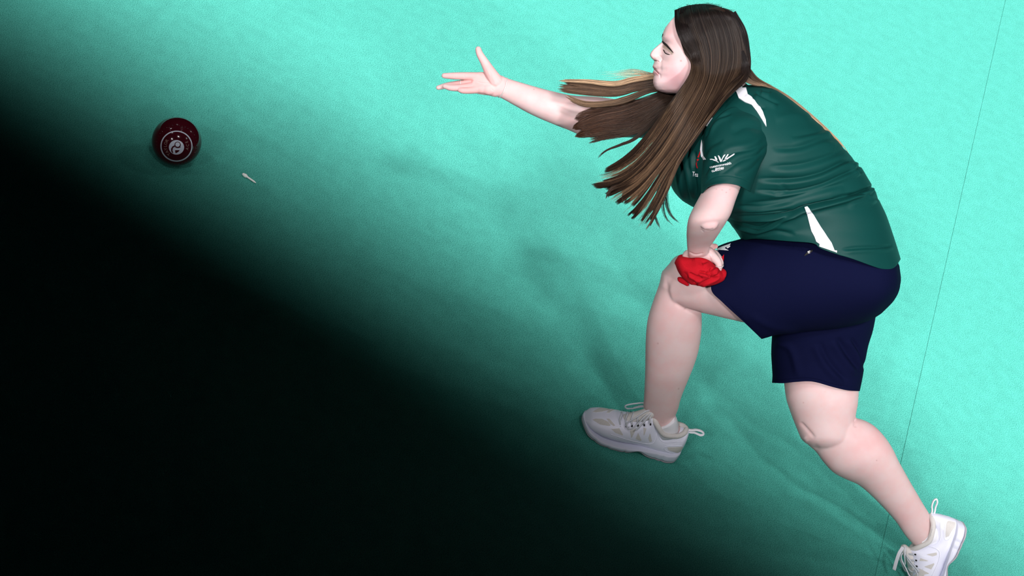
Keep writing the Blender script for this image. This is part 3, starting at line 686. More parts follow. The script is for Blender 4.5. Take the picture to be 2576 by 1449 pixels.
plate('shorts_emblem', *join(*[(np.array(Z(*z5, p)), [tuple(range(len(p)))]) for p in ([(1212, 410), (1300, 370), (1438, 322), (1425, 335), (1350, 380), (1350, 392), (1405, 424), (1300, 415)], [(1368, 370), (1405, 347), (1432, 350), (1430, 365), (1388, 391)])]), shtree, M['print'], shorts, lift=.001)['label'] = 'white arrow shaped emblem'
plate('zip_pull', *quadpoly(Z(1970, 480, 6.5875, [(400, 1020), (425, 1000), (490, 985), (485, 1010), (430, 1045), (350, 1085), (360, 1065)])), shtree, M['dark'], shorts, lift=.002)['label'] = 'small black zip pull'
plate('zip_ring', *quadpoly(Z(1970, 480, 6.5875, [(403, 1018), (440, 1002), (452, 1012), (430, 1020), (418, 1036), (440, 1030), (445, 1038), (415, 1048)])), shtree, M['silver'], shorts, lift=.0035)

# --- shoes, built lying along +x (heel 0, toe .285), sole on z = 0
def shoe(name, label, frame, bend=0.0, side=1):
    """frame: function local point -> world"""
    SL = .268
    xs = np.linspace(0, 1, 70)
    top_z = np.interp(xs, [0, .02, .06, .15, .25, .33, .42, .5, .6, .72, .85, .94, .985, 1], [.045, .094, .100, .078, .070, .082, .112, .098, .083, .069, .059, .048, .032, .022])
    hw = np.interp(xs, [0, .015, .05, .12, .25, .4, .55, .7, .8, .88, .94, .98, 1], [.004, .018, .029, .035, .036, .037, .043, .048, .047, .042, .034, .02, .004])
    cy = np.interp(xs, [0, .3, .6, .8, 1], [0, -.002, -.001, -.006, -.014])*side
    top_z = ksm(top_z, 2); hw = ksm(hw, 1); hw[0] = .004; hw[-1] = .004
    tipu = np.interp(xs, [0, .03, .1, .8, .92, 1], [.010, .003, 0, 0, .004, .016])
    def ben(P):
        P = np.asarray(P, float).copy()
        if bend:
            x0 = .19; k = P[:, 0] > x0; t = np.clip((P[:, 0]-x0)/.03, 0, 1); a = bend*t
            dx = P[:, 0]-x0; P[:, 0], P[:, 2] = np.where(k, x0+dx*np.cos(a)-(P[:, 2])*np.sin(a)*t, P[:, 0]), np.where(k, P[:, 2]*np.cos(a)+dx*np.sin(a), P[:, 2])
        return P
    def w(P): return np.array([frame(q) for q in ben(P)])
    m_ = 48; ang = np.linspace(0, 2*pi, m_, endpoint=False)
    def ringset(zlo, zhi, wid, flat, n=2.3, xs_=xs):
        vs = []
        for i in range(len(xs_)):
            c_, s_ = np.cos(ang), np.sin(ang)
            yy = cy[i]+wid[i]*np.sign(c_)*np.abs(c_)**(2/n); hh = (zhi[i]-zlo[i])/2
            zz_ = (zlo[i]+zhi[i])/2+hh*np.sign(s_)*np.abs(s_)**(2/n)
            up = np.clip((zz_-zlo[i])/(zhi[i]-zlo[i]+1e-6), 0, 1)
            yy = cy[i]+(yy-cy[i])*(1-flat[i]*up**1.5)
            vs.append(np.c_[np.full(m_, xs_[i]*SL), yy, zz_])
        vs = np.vstack(vs); R_n = len(xs_)
        F = [(i*m_+j, (i+1)*m_+j, (i+1)*m_+(j+1) % m_, i*m_+(j+1) % m_) for i in range(R_n-1) for j in range(m_)]
        F += [tuple(range(m_)), tuple((R_n-1)*m_+j for j in range(m_))[::-1]]
        return vs, F
    flat = np.interp(xs, [0, .1, .35, .5, .7, 1], [.12, .3, .42, .42, .3, .15])
    u = ringset(tipu+.012, top_z, hw, flat, 2.4)
    grp = empty(name, frame((.1, 0, 0))) if False else None
    up_ = fix_out(w(u[0]), u[1])
    base = mk(name, *up_, M['shoe'], root)
    base['label'] = label
    # midsole: flared, with notches
    notch = np.zeros_like(xs)
    for q in (.17, .24, .55, .72, .86): notch += np.exp(-((xs-q)/.009)**2)
    msz = np.interp(xs, [0, .05, .3, .45, .6, .8, 1], [.030, .030, .024, .017, .016, .015, .022])
    arch = .011*np.exp(-((xs-.42)/.07)**2)
    ms = ringset(tipu+.004+arch, msz+tipu*.5, hw*1.06+.0035-notch*.002, np.zeros_like(xs), 5)
    mk('midsole', *fix_out(w(ms[0]), ms[1]), M['shoesole'], base)
    osl = ringset(tipu*1.0+arch, tipu+.0055+arch, hw*1.02+.003-notch*.003, np.zeros_like(xs), 6)
    mk('outsole', *fix_out(w(osl[0]), osl[1]), M['outsole'], base)['label'] = 'grey outsole'
    # padded collar round the ankle
    cp = []
    for a in np.linspace(0, 2*pi, 15)[:-1]:
        X0 = .064-cos(a)*.048; yy = sin(a)*.0285
        zc = np.interp(X0, [.01, .04, .075, .115], [.096, .082, .080, .106])
        cp.append((X0, yy+cy[5], zc))
    cp = cp+[cp[0], cp[1]]
    cv, cf = tube(cp, [.0068]*len(cp), 12, world=True, rows=90, round_=False)
    mk('collar_padding', w(cv), cf, M['beige'], base)['label'] = 'cream padded ankle lining'
    cv, cf = tube([(.056, 0, .064), (.066, 0, .082), (.075, 0, .095), (.079, 0, .099)], [.030, .031, .0315, .0315], 24, world=True, round_=False)
    mk('sock', w(cv*np.array([1, .84, 1])), cf, M['white'], base)['label'] = 'white ankle sock edge'
    # tongue
    tv_, tf_ = tube([(.170, 0, .068), (.142, 0, .090), (.126, 0, .108), (.118, 0, .122)], [.013, .014, .014, .010], 16, world=True)
    tv_[:, 1] *= 1.25; mk('tongue', w(tv_), tf_, M['beige'], base)
    # pull loop
    lp = [(.020, 0, .094), (.004, .0, .096), (-.008, .0, .102), (-.022, .001, .104), (-.029, .002, .100), (-.022, .003, .095), (-.008, .0, .092), (.004, 0, .089), (.020, 0, .088)]
    lv, lf = tube(lp, [.0021]*9, 8, world=True); lv[:, 1] = (lv[:, 1])*2.2; mk('pull_loop', w(lv), lf, M['white'], base)
    tree = bvh(base)
    def side_cast(sd):
        def f(a, b_):
            q = ben([(a*.001, .15*sd, b_*.001+.105)])[0]; q2 = ben([(a*.001, 0, b_*.001)])[0]
            o1 = np.array(frame(q)); o2 = np.array(frame(q2)); return o1, (o2-o1)
        return f
    panels = [[(48, 24), (40, 28), (12, 40), (8, 38), (6, 22), (14, 16), (42, 17)], [(107, 51), (103, 46), (92, 29), (94, 26), (98, 25), (105, 34)], [(137, 42), (119, 22), (121, 20), (136, 21)],
              [(159, 41), (147, 54), (146, 50), (147, 22), (149, 22)], [(129, 62), (121, 62), (119, 40), (121, 40)], [(205, 29), (200, 30), (186, 38), (171, 22), (173, 20), (191, 21)],
              [(251, 37), (244, 43), (230, 48), (214, 46), (208, 38), (211, 35), (233, 31)], [(220, 53), (213, 55), (197, 42), (200, 39), (209, 42)]]
    for sd in (-1, 1):
        for p in panels:
            plate('mesh_panel', *quadpoly(p), tree, M['beige'], base, lift=.0007, step=6, caster=side_cast(sd))
        # raised seam bands round each panel group
        for ln in ([(4, 12), (44, 12), (54, 22), (40, 32), (8, 45)], [(88, 60), (84, 36), (94, 18), (140, 12), (200, 12)], [(20, 55), (52, 38), (72, 40), (90, 62), (96, 75)]):
            P = cr(ln, 40); q = side_cast(sd); pts3 = []
            for a, b_ in P:
                o1, r1 = q(a, b_); h, no, _, _ = tree.ray_cast(Vector(o1), Vector(r1).normalized())
                if h is not None: pts3.append(np.array(h))
            if len(pts3) > 6:
                a3, f3 = tube(pts3[::3], [.0011]*len(pts3[::3]), 6, world=True); mk('overlay_seam', a3, f3, M['shoe'], base)
    # laces: criss-cross bars, eyelets and a bow
    for i, t in enumerate(np.linspace(0, 1, 6)):
        xx = .118+t*.066; zt = np.interp(xx/SL, xs, top_z)+.0035; wd = .019-.002*t
        P = [(xx-.004, -wd*1.3, zt-.011), (xx, -wd*.8, zt-.002), (xx+.003, 0, zt+.003), (xx+.006, wd*.8, zt-.002), (xx+.002, wd*1.3, zt-.011)]
        lv, lf = tube(P, [.0022]*5, 8, world=True); mk('lace', w(lv), lf, M['lace'], base)
        for sd in (-1, 1):
            e, ef = tube([(xx, sd*wd*1.38, zt-.014), (xx, sd*wd*1.5, zt-.015)], [.002, .002], 8, world=True)
            mk('eyelet', w(e), ef, M['dark'], base)
    zt = .118
    for sd in (-1, 1):
        P = [(.122, 0, zt), (.140, sd*.014, zt+.006), (.160, sd*.026, zt-.014), (.176, sd*.033, zt-.034), (.168, sd*.038, zt-.046), (.155, sd*.035, zt-.038), (.140, sd*.020, zt-.012), (.124, sd*.004, zt)]
        lv, lf = tube(P, [.0019]*8, 8, world=True); mk('lace', w(lv), lf, M['lace'], base)
        P = [(.122, 0, zt+.002), (.128, sd*.016, zt), (.140, sd*.032, zt-.020), (.150, sd*.042, zt-.040)]
        lv, lf = tube(P, [.0018]*4, 8, world=True); mk('lace', w(lv), lf, M['lace'], base)
    # glossy heel window
    for sd in (-1, 1):
        plate('heel_cushion', *quadpoly([(16, 9), (58, 9), (60, 24), (14, 26)]), bvh(bpy.data.objects[base.children[0].name]), M['gel'], base, lift=.0012, step=8, caster=side_cast(sd))
    return base
def frame_from(heel, fwd, upv):
    f = np.array(fwd, float); f /= np.linalg.norm(f); u = np.array(upv, float); u -= f*(u@f); u /= np.linalg.norm(u)
    s = np.cross(u, f)
    return lambda p: heel+f*p[0]+s*p[1]+u*p[2]
h0 = pz(1701, 1149); t0 = pz(1483, 1083)
shoe('shoe', 'white sports shoe flat on the carpet', frame_from(h0, t0-h0, (0, 0, 1)), 0, 1)
# rear shoe stands on its toes
hp = pt(2433, 1318, .005)
fw = pt(2360, 1478, .005+.02)-hp; uw = pt(2345, 1290, -.005)-pt(2440, 1330, .005)
fr2 = frame_from(hp, fw, uw)
rs = shoe('shoe', 'white sports shoe up on its toes', fr2, radians(58), -1)
for pts_, w_ in (([(2272, 1376, -.03), (2262, 1392, -.035), (2255, 1412, -.034), (2249, 1434, -.03)], 6.0), ([(2278, 1376, -.032), (2276, 1396, -.035), (2277, 1420, -.03)], 2.2)):
    rv, rf = loft([([(p_[0]-w_*.7, p_[1]-2), (p_[0]+w_*.7, p_[1]+2)], p_[2], .0009) for p_ in pts_], 24, 16, n=3)
    mk('lace', rv, rf, M['lace'], rs)

# --- bracelet and rings
br = [(1275.5, 196, -.196), (1275, 205, -.216), (1271, 220, -.222), (1264, 236, -.218), (1255.5, 245, -.2), (1256, 240, -.182), (1266, 218, -.177), (1275, 199, -.183), (1275.5, 196, -.196)]
P = cr(br, 90); vs = []
for i, p in enumerate(P[:-1]):
    a = P[i+1]; vs.append(tube([p, a], [1.5 if i % 2 else .9]*2, 6, rows=2))
mk('bracelet', *join(*vs), M['silver'], root)['label'] = 'thin silver chain bracelet'
def torus_at(c, axis, r, t, nm, lab):
    axis = axis/np.linalg.norm(axis); a = np.cross(axis, [.2, .5, .9]); a /= np.linalg.norm(a); b_ = np.cross(axis, a)
    P = [c+(a*cos(q)+b_*sin(q))*r for q in np.linspace(0, 2*pi, 25)]
    v, f = tube(P, [t]*25, 6, world=True, rows=49, round_=False); o = mk(nm, v, f, M['silver'], root); o['label'] = lab
torus_at(pt(1160.5, 210, -.187), pt(1126, 215, -.18)-pt(1160, 210, -.187), .0093, .0011, 'ring', 'silver ring on the outstretched hand')
torus_at(pt(1810, 669, -.446), pt(1810, 677, -.44)-pt(1809, 662, -.446), .0090, .0010, 'ring', 'silver ring on the hand at the knee')

# ------------------------------------------------------------------ hair
strands = []; tones = []; rads = []
def add_strands(P, tone_root, tone_tip, rad):      # P (n,k,3) photo units
    n, k, _ = P.shape; w3 = P3(P.reshape(-1, 3)).reshape(n, k, 3); strands.append(w3)
    t = np.linspace(0, 1, k)[None, :, None]; t = t**1.3; var = np.exp(rng.normal(0, 1, (n, 1, 1))*(.25+.35*t))
    tones.append(np.clip((np.array(tone_root)*(1-t)+np.array(tone_tip)*t)*var, 0, 1)); 
    rr = rad*(1-.75*np.linspace(0, 1, k)**3); rads.append(np.tile(rr, (n, 1))*rng.uniform(.7, 1.3, (n, 1)))
K = 26
def lock(nodes, n, tone_root, tone_tip, rad=.00028, clump=7, wav=2.0, lmin=.82, start=0.0):
    """nodes: x, y, d, half width px, half depth m"""
    G = cr(np.array(nodes, float), 60)
    T = np.gradient(G[:, :2], axis=0); T /= np.linalg.norm(T, axis=1)[:, None]+1e-9; NN = np.c_[-T[:, 1], T[:, 0]]
    cid = rng.integers(0, clump, n); ca_ = rng.uniform(-1, 1, clump); cb = rng.uniform(-1, 1, clump); cl = rng.uniform(lmin, 1, clump)
    a0 = rng.uniform(-1, 1, n); b0 = rng.uniform(-1, 1, n)
    end = cl[cid]*rng.uniform(.95, 1.0, n)*(1-.04*np.abs(a0)); P = np.zeros((n, K, 3)); ph = rng.uniform(0, 6.28, n); cph = rng.uniform(0, 6.28, clump)
    for j in range(K):
        t = start+(j/(K-1))*(end-start); i = t*59; i0 = np.clip(i.astype(int), 0, 58); f = (i-i0)[:, None]
        g = G[i0]*(1-f)+G[i0+1]*f; nn = NN[i0]*(1-f)+NN[i0+1]*f
        k = (t**1.4)*.88
        a = a0*(1-k)+ca_[cid]*k; b_ = b0*(1-k)+cb[cid]*k
        wob = wav*(np.sin(t*5+cph[cid])*t*1.2+.35*np.sin(t*9+ph)*t)
        P[:, j, 0] = g[:, 0]+nn[:, 0]*(a*g[:, 3]+wob); P[:, j, 1] = g[:, 1]+nn[:, 1]*(a*g[:, 3]+wob)
        P[:, j, 2] = g[:, 2]+b_*g[:, 4]
    add_strands(P, tone_root, tone_tip, rad)
DK, BR, LB, RB = (.0075, .0055, .0055), (.034, .019, .012), (.36, .24, .14), (.066, .031, .018)
# sheet flowing over the head and hanging down in front of the chest
guides = [
 [(1699, 26), (1702, 68), (1712, 103), (1722, 134), (1738, 158), (1733, 190), (1708, 228), (1672, 275), (1632, 330), (1590, 378), (1545, 412), (1492, 437)],
 [(1712, 19), (1722, 66), (1740, 110), (1752, 145), (1757, 180), (1742, 218), (1716, 262), (1678, 320), (1635, 380), (1590, 425), (1540, 452), (1482, 460)],
 [(1735, 13), (1750, 66), (1768, 115), (1776, 155), (1774, 195), (1755, 240), (1724, 295), (1686, 360), (1645, 415), (1605, 455), (1565, 480), (1528, 500)],
 [(1768, 10), (1790, 62), (1805, 115), (1806, 160), (1796, 205), (1773, 255), (1738, 315), (1700, 380), (1660, 435), (1625, 485), (1595, 520), (1566, 545)],
 [(1800, 14), (1826, 58), (1842, 112), (1843, 160), (1828, 205), (1796, 262), (1757, 325), (1715, 390), (1680, 440), (1650, 495), (1622, 540), (1598, 572)],
 [(1832, 27), (1856, 66), (1868, 115), (1870, 160), (1852, 205), (1812, 262), (1772, 318), (1735, 370), (1702, 420), (1678, 475), (1650, 530), (1618, 580)],
 [(1848, 38), (1872, 80), (1883, 125), (1886, 158), (1868, 196), (1828, 235), (1786, 290), (1748, 345), (1710, 400), (1690, 445), (1662, 510), (1632, 566)]]
GG = np.array([cr(g_, K) for g_ in guides])                 # 7,K,2
GN = cr(GG.reshape(7, -1), 61).reshape(61, K, 2)
def sheet(n, tone_root, tone_tip, thick=(0, .02), rad=.00027, g0=0, g1=1, lmin=.86, lift=.004, out=1.0, tuft=20):
    g_ = rng.uniform(g0, g1, n)*60; cid = rng.integers(0, tuft, n); cc_ = (rng.uniform(g0, g1, tuft)*60)
    near_c = np.argsort(np.abs(g_[:, None]-cc_[None]), axis=1)[:, 0]; cen = cc_[near_c]; cl = rng.uniform(lmin, 1, tuft)[near_c]
    th = rng.uniform(thick[0], thick[1], n); P = np.zeros((n, K, 3)); ph = rng.uniform(0, 6.28, tuft)[near_c]; pp = rng.uniform(0, 6.28, n)
    end = cl*rng.uniform(.95, 1, n)
    for j in range(K):
        t = j/(K-1)*end; kk = np.clip((t-.45)/.55, 0, 1)**1.3*.62
        gg = np.clip(g_*(1-kk)+cen*kk, 0, 60); i = t*(K-1); i0 = np.clip(i.astype(int), 0, K-2); f = (i-i0)[:, None]
        a0 = np.clip(gg.astype(int), 0, 59); fa = (gg-a0)[:, None]
        q = (GN[a0, i0]*(1-fa)+GN[a0+1, i0]*fa)*(1-f)+(GN[a0, i0+1]*(1-fa)+GN[a0+1, i0+1]*fa)*f
        hwid = head_w(q[:, 0], np.clip(q[:, 1], 14.5, 235))
        hd = DCH-hwid*.001-lift
        if j: hd = np.minimum(hd, hprev)
        hprev = hd
        # hanging part swings in front of the chest
        gq = gg/60; hang = -.462-.085*np.clip((t-.30)/.25, 0, 1)*(.35+.65*gq)+.07*np.clip((t-.6)/.4, 0, 1)*(1-gq*.6)
        mixk = np.clip((t-.28)/.14, 0, 1); mixk = mixk*mixk*(3-2*mixk)
        dd = hd*(1-mixk)+hang*mixk+th*(.25+.75*np.clip(t*3, 0, 1))
        wb = np.clip(t-.4, 0, 1)*(9*np.sin(t*5+ph)+3*np.sin(t*11+pp))
        P[:, j, 0] = q[:, 0]+wb*.8; P[:, j, 1] = q[:, 1]+wb*.45; P[:, j, 2] = dd
    add_strands(P, tone_root, tone_tip, rad)
sheet(9000, DK, (.028, .0155, .009), (0, .012))
sheet(9000, DK, (.018, .010, .0065), (.004, .035), rad=.0003)
sheet(750, (.012, .009, .008), (.19, .115, .065), (-.003, .004), rad=.00024)
sheet(500, DK, (.08, .045, .026), (-.006, .01), rad=.0002, lmin=.9, out=1.6)
# back of the head and far side
for dz in (0.0, .05, .10):
    lock([(1840, 34, DCH-.02+dz*.6, 12, .02), (1868, 80, DCH-.02+dz, 10, .03), (1878, 130, DCH-.02+dz, 9, .03), (1880, 165, DCH-.02+dz, 9, .03), (1872, 190, DCH-.04+dz, 12, .03), (1845, 215, DCH-.05+dz*.5, 14, .03)], 1300, DK, (.014, .008, .006), wav=.5, lmin=.9)
OT = np.array([(1690, 33), (1697, 26), (1717, 18), (1746, 12.5), (1777, 11.5), (1808, 17.5), (1833, 30), (1854, 46.5), (1868, 68)])
for xx0 in np.arange(1714, 1858, 6.0):                      # crown over to the far side
    yt = float(np.interp(xx0, OT[:, 0], OT[:, 1]))
    lock([(xx0, yt+14, DCH-.035, 5, .004), (xx0+1, yt+3, DCH-.014, 5, .003), (xx0+1, yt+1.5, DCH+.006, 5, .003), (xx0+2, yt+9, DCH+.035, 5, .004), (xx0+3, yt+45, DCH+.072, 6, .004), (xx0+2, yt+100, DCH+.085, 7, .006), (xx0-8, yt+160, DCH+.085, 8, .008)], 260, DK, DK, wav=.3, lmin=.95)
def hdep(x, y): return DCH-float(head_w(np.array([x]), np.array([y]))[0])*.001
# front panel swept back over the ear
for q_, (w0, n0) in enumerate([(0, 1500), (8, 1200)]):
    P = [(1705+w0, 24), (1711+w0, 66), (1727+w0, 104), (1746+w0*.6, 138), (1751, 168), (1738, 205), (1712, 250), (1672, 310), (1625, 375)]
    off = [.004, .008, .010, .010, .010, 0, 0, 0, 0]; fd = [0, 0, 0, 0, 0, -.472, -.476, -.470, -.455]
    lock([(x_, y_, (hdep(x_, y_)-off[i_]) if i_ < 5 else fd[i_], [8, 12, 13, 11, 9, 9, 10, 11, 12][i_], .0025) for i_, (x_, y_) in enumerate(P)], n0, DK, (.026, .015, .009), wav=.4, clump=12, lmin=.9)
# locks blown forward from the far side
lock([(1760, 150, -.32, 20, .02), (1715, 190, -.33, 22, .02), (1644, 206, -.33, 15, .016), (1594, 216, -.325, 17, .014), (1546, 226, -.32, 18, .014), (1470, 220, -.315, 19, .012), (1398, 213, -.31, 15, .012)], 3400, BR, (.11, .065, .038), wav=2.2, clump=10, lmin=.88)
lock([(1700, 186, -.34, 10, .01), (1644, 193, -.34, 6, .01), (1594, 200, -.335, 6, .008), (1546, 210, -.33, 6, .008), (1470, 203, -.33, 5, .008), (1398, 201, -.32, 4, .008)], 900, LB, (.34, .23, .14), wav=2.4, clump=8, lmin=.9)
lock([(1700, 222, -.345, 10, .01), (1640, 226, -.345, 7, .01), (1577, 249, -.34, 9, .008), (1531, 260, -.335, 9, .008), (1469, 262, -.33, 9, .008), (1412, 241, -.325, 7, .006)], 1100, BR, (.17, .105, .06), wav=1.5, clump=8, lmin=.88)
lock([(1745, 210, -.32, 30, .02), (1690, 246, -.33, 28, .02), (1630, 276, -.33, 34, .018), (1577, 293, -.325, 38, .016), (1510, 302, -.32, 36, .014), (1462, 315, -.32, 32, .012), (1434, 328, -.31, 24, .012)], 4200, BR, RB, wav=3.0, clump=12, lmin=.78)
lock([(1700, 260, -.34, 26, .01), (1640, 300, -.34, 24, .01), (1590, 325, -.335, 14, .008), (1530, 338, -.33, 12, .008), (1470, 352, -.33, 10, .008)], 900, BR, (.05, .028, .017), wav=4, clump=9, lmin=.8)
lock([(1660, 290, -.36, 8, .008), (1600, 346, -.36, 5, .006), (1560, 364, -.36, 4, .004), (1522, 380, -.36, 2.5, .003), (1494, 406, -.36, 1, .002)], 110, BR, BR, wav=1, clump=3)
# loose tips below
lock([(1620, 430, -.46, 16, .01), (1570, 455, -.45, 14, .008), (1535, 478, -.45, 6, .005), (1524, 512, -.45, 2.5, .003)], 260, BR, BR, wav=2, clump=3)
lock([(1680, 420, -.48, 14, .01), (1660, 480, -.48, 10, .008), (1645, 530, -.48, 5, .004), (1664, 582, -.48, 2, .002)], 60, DK, BR, rad=.0002, wav=1, clump=3)
lock([(1690, 410, -.50, 10, .01), (1676, 470, -.50, 8, .008), (1684, 535, -.50, 6, .004), (1727, 576, -.50, 2, .002)], 50, DK, BR, rad=.0002, wav=1, clump=3)
lock([(1686, 420, -.49, 10, .01), (1668, 480, -.49, 10, .008), (1672, 540, -.49, 5, .004), (1698, 574, -.49, 2, .002)], 30, DK, BR, rad=.0002, wav=1, clump=3)
lock([(1700, 350, -.44, 24, .01), (1640, 430, -.45, 20, .01), (1580, 480, -.46, 16, .008), (1566, 514, -.47, 3, .004)], 200, BR, BR, wav=2, clump=4)
# thin lock along the spine
lock([(1872, 175, -.40, 14, .02), (1900, 204, -.40, 12, .02), (1940, 221, -.385, 6, .01), (1990, 249, -.372, 4, .006), (2055, 302, -.37, 4, .005), (2112, 356, -.362, 3.5, .005), (2150, 405, -.355, 2, .004)], 800, BR, (.34, .23, .14), wav=.8, clump=4, lmin=.7)
lock([(1850, 160, -.42, 14, .006), (1866, 190, -.44, 9, .006), (1890, 207, -.44, 6, .006), (1918, 213, -.43, 5, .006), (1945, 222, -.41, 3, .006)], 260, DK, (.25, .16, .10), wav=1, clump=5, lmin=.7)
lock([(1862, 130, -.43, 10, .01), (1874, 165, -.43, 10, .008), (1872, 192, -.445, 12, .008), (1846, 216, -.468, 13, .008), (1812, 252, -.50, 12, .008), (1776, 305, -.53, 10, .01)], 1500, DK, (.03, .018, .012), wav=.8, clump=10, lmin=.85)
# flyaway hairs
for k in range(46):
    x0_ = rng.uniform(1720, 1760); y0_ = rng.uniform(185, 205)
    lock([(x0_, y0_, -.35, 1, .002), (1644, 190+rng.uniform(-6, 5), -.34, 1, .002), (1590, 192+rng.uniform(-18, 6), -.33, 1, .002), (rng.uniform(1480, 1560), 203+rng.uniform(-26, 2), -.33, 1, .002)], 3, LB, (.4, .3, .2), rad=.00013, wav=2, clump=2)
for k in range(60):
    u_ = rng.uniform(0, 1); gg = GN[int(u_*60)]; a_ = gg[1]
    lock([(gg[0][0], gg[0][1]+3, DCH-.01, 1, .002), (gg[0][0]+rng.uniform(-6, 14), gg[0][1]-rng.uniform(0, 3), DCH+.0, 1, .002), (gg[0][0]+rng.uniform(8, 30), gg[0][1]+rng.uniform(-1, 12), DCH-.02, 1, .002)], 2, DK, BR, rad=.00014, wav=1, clump=2)
PTS = np.vstack([s.reshape(-1, 3) for s in strands]); NS = sum(s.shape[0] for s in strands)
hc = bpy.data.hair_curves.new('hair'); hc.add_curves([K]*NS)
org = loc_of(root)
hc.points.foreach_set('position', (PTS-org).astype(np.float32).ravel())
ra = hc.attributes.get('radius') or hc.attributes.new('radius', 'FLOAT', 'POINT')
ra.data.foreach_set('value', np.vstack(rads).astype(np.float32).ravel())
ta = hc.attributes.new('tone', 'FLOAT_COLOR', 'POINT')
tn = np.vstack([q.reshape(-1, 3) for q in tones]); ta.data.foreach_set('color', np.c_[tn, np.ones(len(tn))].astype(np.float32).ravel())
ho = bpy.data.objects.new('hair', hc); S.collection.objects.link(ho); ho.parent = root; hc.materials.append(M['hair'])
ho['label'] = 'long straight brown hair swinging forward'

# ------------------------------------------------------------------ red towel held on the knee
def towel():
    parts = [loft([([(1696, 662), (1698, 664)], -.42, .005), ([(1702, 650), (1706, 684)], -.425, .022), ([(1712, 645), (1718, 700)], -.43, .032), ([(1735, 648), (1738, 715)], -.435, .038),
                   ([(1762, 650), (1765, 720)], -.44, .040), ([(1785, 656), (1792, 718)], -.44, .036), ([(1800, 668), (1812, 711)], -.435, .030), ([(1815, 682), (1823, 703)], -.43, .018), ([(1821, 692), (1824, 696)], -.43, .006)], 70, 60),
             tube([(1802, 700, -.44), (1815, 695, -.44), (1820, 686, -.435), (1815, 680, -.425)], [10, 10, 8, 6], 14),
             tube([(1706, 654, -.42), (1712, 647, -.415), (1735, 648, -.41)], [5, 6, 7], 12),
             tube([(1796, 640, -.405), (1806, 646, -.405), (1816, 655, -.405), (1819, 645, -.405), (1821, 641, -.405)], [8, 6, 4.5, 2.5, 1.4], 10),
             tube([(1707, 700, -.372), (1713, 704, -.375), (1724, 711, -.378), (1730, 716, -.38)], [3, 5, 4, 2], 10)]
    v, f = remesh(parts, .0016, 4)
    zt = lambda p: Z(1600, 560, 6.04, p)
    st = [(zt([(800, 770), (900, 825), (1010, 850)]), 3, -4.5, 3), (zt([(950, 745), (1040, 760), (1120, 790)]), 2.8, -4.5, 3), (zt([(1000, 620), (1050, 605), (1100, 600)]), 2.6, -2.5, 2),
          (zt([(1160, 680), (1145, 720), (1140, 780), (1170, 835), (1230, 820), (1250, 760)]), 2.6, -5), (zt([(1185, 700), (1210, 740), (1200, 800)]), 6, 3.5),
          (zt([(960, 945), (1060, 900), (1170, 850), (1260, 790)]), 2.4, -4, 2.5), (zt([(860, 915), (930, 945)]), 2.4, -5), (zt([(1090, 735), (1100, 770), (1080, 800)]), 3, -3, 2),
          (zt([(720, 640), (760, 620), (900, 600)]), 9, -1.5), (zt([(700, 760), (800, 850), (900, 900)]), 7, -2, 2), (zt([(850, 560), (1000, 565), (1130, 620)]), 4, 2)]
    st = [(q[0], q[1]*1.15, q[2]*1.7)+tuple(w*1.5 for w in q[3:]) for q in st]
    v = folds(v, f, st)
    o = mk('cloth', v, f, M['red'], None, origin=pt(1760, 710, -.42))
    o['label'] = 'crumpled red cloth held against the bare front knee'; o['category'] = 'cloth'
towel()

# ------------------------------------------------------------------ the bowl
bc = pz(444.6, 355.2, .0605); br_ = px2m(62.3, np.dot(bc-CAM, V_)-DIST)
bc = pz(444.6, 355.2, br_); bd = np.dot(bc-CAM, V_)
rdir = (bc-CAM)/np.linalg.norm(bc-CAM)
# pole axis points to the camera, tipped towards the bottom of the photo
ax = -rdir*cos(radians(14))-U_*sin(radians(14)); ax /= np.linalg.norm(ax)
e1 = R_-ax*(R_@ax); e1 /= np.linalg.norm(e1); e2 = np.cross(ax, e1)
if e2@U_ < 0: e2 = -e2
def bowl_pt(r, a, z): return bc+(e1*cos(a)+e2*sin(a))*r+ax*z
prof = []
for t in np.linspace(0, pi, 97):
    s_, c_ = sin(t), cos(t); R0 = br_*s_; z0 = br_*.93*c_
    # recessed ring groove and flattened crown
    r_px = s_*62.3
    dz = -.0011*math.exp(-((r_px-43.5)/1.6)**2) if 1 else 0
    prof.append((max(R0, 1e-5), z0+dz*(1 if c_ > 0 else -1)))
m_ = 128; vs = [bowl_pt(r_, 2*pi*j/m_, z_) for r_, z_ in prof for j in range(m_)]
F = [(i*m_+j, i*m_+(j+1) % m_, (i+1)*m_+(j+1) % m_, (i+1)*m_+j) for i in range(len(prof)-1) for j in range(m_)]
bv2 = np.array(vs); bv2[:, 2] += -bv2[:, 2].min()
lift_ = bv2[:, 2].min()
bowl = mk('bowl', *fix_out(bv2, F), M['bowl'], None, origin=(bc[0], bc[1], 0)); bowl['category'] = 'bowl'
bowl['label'] = 'dark maroon lawn bowl with white ring on the carpet'
btree = bvh(bowl)
cxb, cyb = 444.0, 367.6
def annulus(cx, cy, r0, r1, n=72):
    v = [(cx+r_*cos(2*pi*i/n), cy+r_*sin(2*pi*i/n)*.965) for r_ in (r0, r1) for i in range(n)]
    return v, [(i, (i+1) % n, n+(i+1) % n, n+i) for i in range(n)]
plate('ring_inlay', *annulus(cxb, cyb, 37.4, 40.2), btree, M['bowlwhite'], bowl, lift=.0003, step=50)['label'] = 'thin white ring'
zb = (340, 260, 6.04)
dv, df = annulus(444, 370.6, 9.5, 19.0, 60)
disc = plate('emblem_disc', [(444+19*cos(2*pi*i/60), 370.6+18.2*sin(2*pi*i/60)) for i in range(60)], [tuple(range(60))], btree, M['bowlwhite'], bowl, lift=.0004, step=3)
disc['label'] = 'round pale emblem disc'
